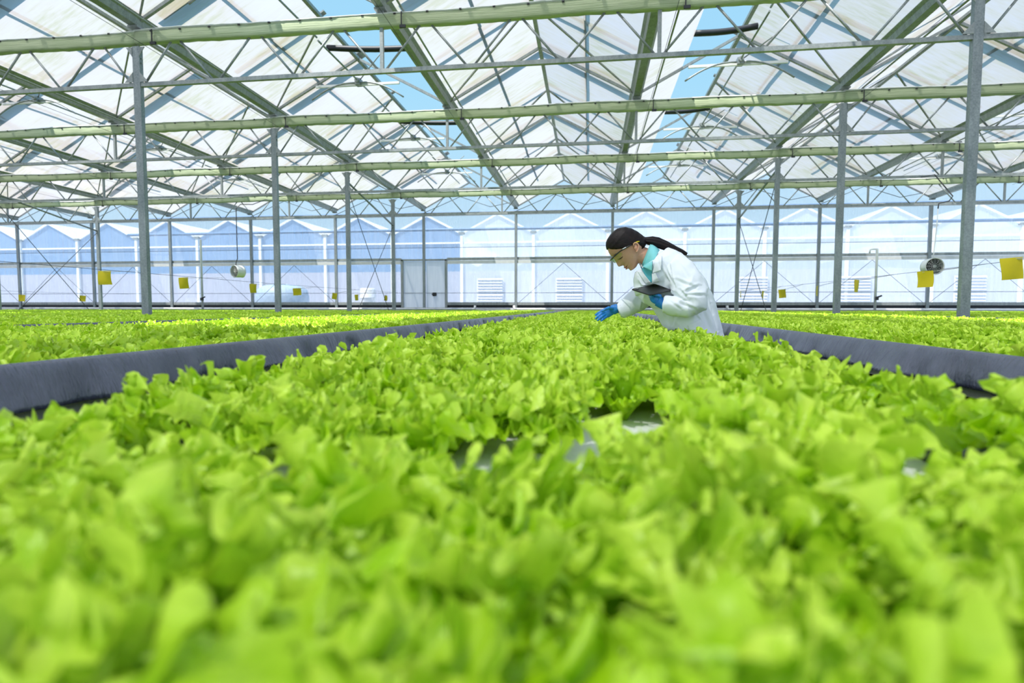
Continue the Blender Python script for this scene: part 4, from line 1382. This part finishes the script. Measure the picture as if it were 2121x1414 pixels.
# patterned cord at the throat
_l = NT('chequered_cord')
_w = _l.node('ShaderNodeTexChecker'); _w.inputs['Scale'].default_value = 160
_w.inputs['Color1'].default_value = (0.02, 0.02, 0.025, 1); _w.inputs['Color2'].default_value = (0.6, 0.6, 0.6, 1)
_l.link(_l.coord(), _w.inputs[0])
_lb = _l.bsdf(_w.outputs['Color'], 0.6)
M_CORD = _l.done(_lb.outputs[0])
part('lanyard', MB().tube([P(x, y, d_) for x, y, d_ in ((1326, 546, -0.035), (1329, 551, -0.055), (1332, 556, -0.075), (1335, 560, -0.085))], 0.006, 8), M_CORD, WOMAN)

# ---- hair: a cap over the skull, drawn back to a low tail
HLINE = [(-41, 60), (-33, 40), (-28, 30.5), (-23, 29.0), (-15, 23.0), (-8, 15.5), (-1, 9.0), (4, -4.5), (9, -13), (13, -17.5), (20, -21.0), (27, -31), (40, -60)]
hr = []
HF = [(-44.2, 6), (-43.4, 14), (-41, 21), (-37, 26.5), (-32, 30.2), (-24, 34.6), (-10, 37), (0, 37), (39, 34)]
HBK = [(-44.2, 2), (-43.4, -8), (-41, -15.5), (-36, -22.5), (-30, -28.5), (-20, -34), (-10, -36.8), (0, -38), (8, -38.2), (16, -36.8), (22, -33.5), (27, -29), (31, -18), (39, -4)]
HW = [(-44.2, 5), (-43.4, 12), (-41, 18), (-37, 22.5), (-32, 26), (-24, 29), (-12, 30.3), (0, 30), (10, 29), (18, 26), (24, 21), (29, 15), (39, 8)]
n_ = 96
for s in np.linspace(-44.2, 31, 70):
    tf, tb, w = itp(s, HF), itp(s, HBK), itp(s, HW)
    tc, hf = (tf + tb) / 2, (tf - tb) / 2
    ring = []
    for i in range(n_):
        th = 2 * PI * i / n_
        c, s2 = math.cos(th), math.sin(th)
        cc = math.copysign(abs(c) ** 0.9, c); sn = math.copysign(abs(s2) ** 0.9, s2)
        t = tc + hf * cc
        y = w * sn * (1 - 0.08 * cc)
        m_ = max(-1.0, min(1.0, (itp(s, HLINE) - t) / 2.2))            # +1 well inside the hair, -1 on bare skin
        k = 0.5 + 0.5 * m_
        sk = 1 - (1 - k) * 0.20
        strand = 0.45 * math.sin(th * 46 + s * 0.25) * k
        t2 = tc + (t - tc) * sk + strand * cc
        y2 = y * sk + strand * sn
        ring.append(H(s, t2, y2))
    hr.append(ring)
part('hair', MB().loft(hr), M_HAIR, WOMAN)
# tail
tail = [(1330, 497, 9, 10), (1336, 497.5, 6.5, 8), (1340, 498, 7.5, 9), (1350, 499, 9.6, 11), (1362, 502, 10.6, 11.5), (1376, 507.5, 9.8, 11), (1390, 513, 8.0, 9.5), (1404, 518.5, 6.2, 8), (1414, 522.5, 5.0, 6), (1423, 526.5, 3.0, 4)]
m = MB()
rings = []
for i, (x, y, r, rd) in enumerate(tail):
    a = tail[max(0, i - 1)]; b = tail[min(len(tail) - 1, i + 1)]
    tx, ty = b[0] - a[0], b[1] - a[1]; L = math.hypot(tx, ty)
    nx, ny = -ty / L, tx / L
    ring = []
    for k in range(40):
        q = 2 * PI * k / 40
        f = 1 + 0.07 * math.sin(q * 9 + i * 0.4) + (0.05 * math.sin(q * 17 + i) if i > 2 else 0)
        ring.append(P(x + nx * r * f * math.cos(q), y + ny * r * f * math.cos(q), rd * f * PXM * math.sin(q)))
    rings.append(ring)
m.loft(rings)
for q, (x1, y1) in enumerate(((1421, 522), (1424, 529), (1418, 519.5), (1425, 525))):
    m.tube([P(1400, 516 + q * 1.5, 0.01 * (q - 1.5)), P((1400 + x1) / 2 + 1, (516 + q + y1) / 2, 0.008 * (q - 1.5)), P(x1, y1, 0.006 * (q - 1.5))], [0.006, 0.004, 0.0008], 6)
part('ponytail', m, M_HAIR, WOMAN)
part('hair_tie', MB().loft([[P(x + 0.3 * r * math.cos(q), 497.6 + r * math.cos(q), r * 1.1 * PXM * math.sin(q)) for q in [2 * PI * k / 24 for k in range(24)]] for x, r in ((1333.8, 6.2), (1334.5, 7.6), (1337.5, 7.8), (1338.6, 6.4))]), M_BLACK, WOMAN)

# ---- ears
for sg in (-1, 1):
    m = MB()
    c0 = H(9.5, -11.0, sg * 27.5)
    rim = [(1310.5, 513), (1310.0, 508.5), (1312.5, 506.2), (1316.5, 506.8), (1319.8, 510), (1320.2, 515), (1319.0, 520), (1317.0, 524), (1314.6, 524.6)]
    pts = []
    for x, y in rim:
        p = P(x, y); p.y += sg * 30.5 * PXM
        pts.append(p)
    m.tube(pts, [0.0035, 0.0042, 0.0045, 0.0045, 0.0045, 0.0045, 0.0048, 0.0055, 0.004], 8)
    cc_ = P(1315.0, 515.0); cc_.y += sg * 28.4 * PXM
    m.ball(cc_, (0.011, 0.005, 0.022), 16, 10, Matrix.Rotation(-0.18, 3, 'Y'))
    inner = P(1313.0, 517.0); inner.y += sg * 29.6 * PXM
    m.ball(inner, (0.0045, 0.004, 0.006), 10, 8)
    part('ear', m, M_SKIN, WOMAN)

# ---- face details, near side laid on the skin and mirrored to the far side
def face_line(name, pts, r, mat, off=0.0008, mirror=True):
    w = [hit(T_BODY, x, y, off, -0.06) for x, y in pts]
    part(name, MB().tube(w, r, 6), mat, WOMAN)
    if mirror:
        part(name, MB().tube([Vector((p.x, 2 * PY - p.y, p.z)) for p in w], r, 6), mat, WOMAN)
face_line('eyelashes', [(1279, 536.3), (1282, 536.8), (1285.5, 535.2), (1288.5, 532.6), (1289.8, 531.0)], [0.0008, 0.0019, 0.0024, 0.0018, 0.0006], M_LASH)
face_line('eyebrow', [(1271.5, 529.5), (1275, 526.4), (1280, 523.8), (1284.5, 522.6)], [0.0014, 0.0026, 0.0022, 0.0008], M_LASH)
def lip(name, s0, bend, half, r, mat, off):
    pts, rr = [], []
    for i in range(15):
        u = -1 + 2 * i / 14
        y = u * half
        ss = s0 + bend * u * u
        o_ = H(ss, 70, y); d_ = (H(ss, 0, y) - o_).normalized()
        h_ = T_BODY.ray_cast(o_, d_)
        if h_[0] is None: continue
        pts.append(h_[0] - d_ * off); rr.append(max(0.0005, r * (1 - abs(u) ** 2.5)))
    part(name, MB().tube(pts, rr, 8), mat, WOMAN)
lip('upper_lip', 22.0, 0.6, 10.0, 0.0042, M_LIP, -0.0012)
lip('lower_lip', 26.2, -1.6, 9.0, 0.0050, M_LIP, -0.0014)
lip('mouth_line', 24.0, -0.6, 10.5, 0.0016, M_LASH, 0.0004)
face_line('nostril', [(1286.2, 549.8), (1287.6, 548.6)], [0.0012, 0.0016], M_LASH, 0.0002)

# ---- safety glasses
def mat_lens():
    t = NT('clear_lens')
    g = t.node('ShaderNodeBsdfGlossy'); g.inputs['Roughness'].default_value = 0.06; g.inputs['Color'].default_value = (0.85, 1.0, 0.85, 1)
    return t.done(t.mix(t.simple('ShaderNodeBsdfTransparent', (0.88, 0.95, 0.82)), g.outputs[0], 0.16))
M_LENS = mat_lens()
gl = bpy.data.objects.new('safety_glasses', None); gl.empty_display_size = 0.05
COL.objects.link(gl); gl.parent = WOMAN
gl.location = H(-8, 36) - Vector(WOMAN.location)
def gcurve(u):
    ph = u * math.radians(84)
    return -10.5 + 3.6 * abs(u) ** 1.6, 17 + 26 * max(0.0, math.cos(ph)) ** 0.75, 31.0 * math.sin(ph)
N_ = 40
top = [gcurve(-1 + 2 * i / N_) for i in range(N_ + 1)]
m = MB()
rows = []
for j in range(9):
    v = j / 8
    row = []
    for i, (s, t, y) in enumerate(top):
        u = abs(-1 + 2 * i / N_)
        h = 13.0 * (1 - 0.45 * u ** 3) - 3.4 * math.exp(-(u / 0.14) ** 2)
        row.append(H(s + h * v, t - 1.8 * v - 0.8 * v * v, y * (1 - 0.04 * v)))
    rows.append(row)
k = N_ + 1
m.add([p for r in rows for p in r], [(j * k + i, j * k + i + 1, (j + 1) * k + i + 1, (j + 1) * k + i) for j in range(8) for i in range(N_)], True)
part('lens', m, M_LENS, gl)
part('brow_bar', MB().tube([H(s, t + 0.4, y) for s, t, y in top], 0.0032, 8), M_BLACK, gl)
for sg in (-1, 1):
    s, t, y = gcurve(sg)
    part('temple', MB().tube([H(s, t, y), H(-3.5, 12, sg * 31.5), H(0, 2, sg * 31.5), H(3.5, -6, sg * 31.0)], [0.0032, 0.0036, 0.003, 0.0026], 8), M_BLACK, gl)
    part('temple_clip', MB().tube([H(-5.2, 13.5, sg * 32.3), H(-2.2, 6, sg * 32.3)], 0.0026, 8), M_WHITEP, gl)
    part('temple_tip', MB().tube([H(5.0, -10, sg * 31.2), H(8.5, -17.5, sg * 30.2), H(11, -21, sg * 29)], [0.0026, 0.0034, 0.0026], 8), M_YELLOW, gl)
    part('nose_pad', MB().tube([H(-5, 40.5, sg * 4), H(1, 41.5, sg * 6)], 0.0012, 6), M_ALU, gl)

# ---- gloved hands
def hand(name, palm, fingers, thumb, wrist, vox=0.0021):
    m = MB()
    for a, b, r0, r1 in palm:
        pass
    ell_tube(m, wrist, 20)
    for c, r, Rm in palm_balls[name]:
        m.ball(c, r, 18, 12, Rm)
    for f in fingers + [thumb]:
        pts = [P(*q[:3]) for q in f]
        rad = [q[3] for q in f]
        m.tube(pts, rad, 12)
        for p, r in zip(pts, rad): m.ball(p, r * 1.02, 12, 8)
    o = part(name, m, M_GLOVE, WOMAN)
    return remesh(o, vox, 2, 0.5)
palm_balls = {}
# right hand: reaching out, palm to the camera, fingers slanting down to the left
rotp = Matrix.Rotation(math.radians(-28), 3, 'Y')
palm_balls['glove'] = [(P(1263, 645, 0.055), (0.040, 0.013, 0.027), rotp), (P(1258, 648.5, 0.052), (0.030, 0.013, 0.026), rotp), (P(1268, 641, 0.050), (0.022, 0.014, 0.019), rotp)]
hand('glove', [], [
    [(1256, 640.5, 0.055, 0.0092), (1246.5, 644.0, 0.045, 0.0086), (1239.5, 648.0, 0.040, 0.0078), (1234.0, 652.0, 0.040, 0.0062)],
    [(1253.5, 645.5, 0.052, 0.0094), (1245.0, 650.0, 0.035, 0.0086), (1238.5, 655.0, 0.028, 0.0078), (1234.2, 659.5, 0.028, 0.0062)],
    [(1254.0, 650.5, 0.050, 0.0090), (1247.5, 655.0, 0.030, 0.0082), (1242.0, 659.5, 0.020, 0.0075), (1238.2, 663.2, 0.018, 0.0060)],
    [(1257.0, 655.0, 0.050, 0.0082), (1252.5, 658.5, 0.034, 0.0074), (1248.4, 661.6, 0.024, 0.0068), (1245.2, 664.2, 0.022, 0.0055)]],
    [(1267.5, 638.5, 0.040, 0.0100), (1261.0, 637.5, 0.020, 0.0096), (1253.5, 640.5, 0.008, 0.0088), (1247.6, 644.2, 0.004, 0.0066)],
    [(1279.5, 638.5, 0.064, 9.6, 9.0), (1275, 639.5, 0.062, 9.8, 8.4), (1269, 642, 0.058, 10.5, 7.5)])
# left hand: under the tablet, fingers curled up beneath it
rotl = Matrix.Rotation(math.radians(22), 3, 'Y')
palm_balls['glove_'] = []
m = MB()
ell_tube(m, [(1386, 632, -0.19, 10.5, 9), (1374, 630, -0.188, 11, 9.5), (1369, 627, -0.190, 11.5, 8.5), (1363, 622.5, -0.192, 12.0, 8)], 20)
m.ball(P(1359, 619, -0.192), (0.036, 0.016, 0.027), 18, 12, rotl)
for f in ([(1352, 613.5, -0.205), (1348, 611.8, -0.180), (1346, 611.0, -0.145), (1347, 610.5, -0.115)],
          [(1352, 616.0, -0.200), (1347.5, 614.4, -0.170), (1347, 613.0, -0.130), (1349, 612.0, -0.10)],
          [(1354, 619.0, -0.196), (1351.0, 619.0, -0.165), (1351, 617.0, -0.125), (1354, 614.5, -0.10)],
          [(1358, 623.5, -0.194), (1357.0, 624.5, -0.165), (1357, 621.0, -0.13), (1359, 617.0, -0.11)],
          [(1366, 616.0, -0.205), (1367, 612.4, -0.215), (1362, 611.0, -0.226), (1356, 610.6, -0.228)]):
    pts = [P(*q) for q in f]
    rr = [0.0098, 0.0092, 0.0085, 0.0068]
    m.tube(pts, rr, 12)
    for p, r in zip(pts, rr): m.ball(p, r * 1.02, 12, 8)
o = part('glove', m, M_GLOVE, WOMAN)
remesh(o, 0.0021, 2, 0.5)
# soft gathered cuff of the right sleeve, rim of the left one
m = MB()
rings = []
for x, y, dy, r in ((1291, 641.5, 0.082, 16.5), (1288, 642.5, 0.077, 17.0), (1285, 643.8, 0.072, 15.2), (1281.5, 644.6, 0.066, 13.2), (1282.5, 644.4, 0.068, 11.5)):
    tx, ty = -0.93, 0.37
    nx, ny = -ty, tx
    rings.append([P(x + nx * r * (1 + 0.035 * math.sin(q * 15)) * math.cos(q), y + ny * r * (1 + 0.035 * math.sin(q * 15)) * math.cos(q), dy + r * 0.95 * PXM * math.sin(q)) for q in [2 * PI * k / 90 for k in range(90)]])
m.loft(rings, caps=False)
part('cuff', m, M_COAT, WOMAN)
# ---- trousers and shoes below the bed
for dyh in (-0.085, 0.085):
    m = MB(); ell_tube(m, [(1460, 722, dyh, 32, 29), (1463, 770, dyh, 28, 26), (1466, 850, dyh, 22, 21), (1466, 930, dyh, 19, 18), (1466, 1000, dyh, 17, 16)])
    part('trouser_leg', m, M_TROU, WOMAN)
    f0 = P(1462, 1000, dyh); f0.z = 0
    m = MB()
    rings = []
    for u, w, h in ((0.10, 0.022, 0.05), (0.085, 0.034, 0.085), (0.03, 0.038, 0.095), (-0.04, 0.042, 0.075), (-0.10, 0.045, 0.055), (-0.145, 0.034, 0.04), (-0.16, 0.016, 0.028)):
        rings.append([Vector((f0.x + u, f0.y + w * math.cos(q), max(0.001, h / 2 + h / 2 * math.sin(q)))) for q in [2 * PI * k / 16 for k in range(16)]])
    m.loft(rings)
    part('shoe', m, M_SOLE, WOMAN)

# ---- the tablet in her left hand (held: a thing of its own)
def rrect(z, inset=0.0, rad=0.012, cut=None):
    out = []
    a0, b0, a1, b1 = inset, inset, LW - inset, SW - inset
    for (cx_, cy_, q0) in ((a1 - rad, b1 - rad, 0), (a0 + rad, b1 - rad, PI / 2), (a0 + rad, b0 + rad, PI), (a1 - rad, b0 + rad, 1.5 * PI)):
        for k in range(6):
            q = q0 + k / 5 * PI / 2
            out.append(tl + el * (cx_ + rad * math.cos(q)) + es * (cy_ + rad * math.sin(q)) + nrm * z)
    return out
up_ = 1 if nrm.dot(CAM - tb_) < 0 else -1
tc_ = tl + el * LW / 2 + es * SW / 2
TAB = thing('tablet', tc_, 'thin black tablet held against the woman\'s coat by her blue glove', 'tablet')
part('tablet_body', MB().loft([rrect(0.0015 * up_, 0.002), rrect(0.003 * up_), rrect(0.007 * up_), rrect(0.0085 * up_, 0.002)], smooth=False), M_BLACK, TAB)
part('screen', MB().loft([rrect(0.0084 * up_, 0.012, 0.006), rrect(0.0090 * up_, 0.012, 0.006)], smooth=False), mat_plain('screen_glass', (0.03, 0.035, 0.05), 0.12), TAB)
cc_ = tl + el * 0.020 + es * (SW - 0.028)
part('camera_lens', MB().tube([cc_ + nrm * up_ * 0.001, cc_ - nrm * up_ * 0.002], 0.007, 16), mat_plain('lens_grey', (0.12, 0.13, 0.15), 0.25), TAB)
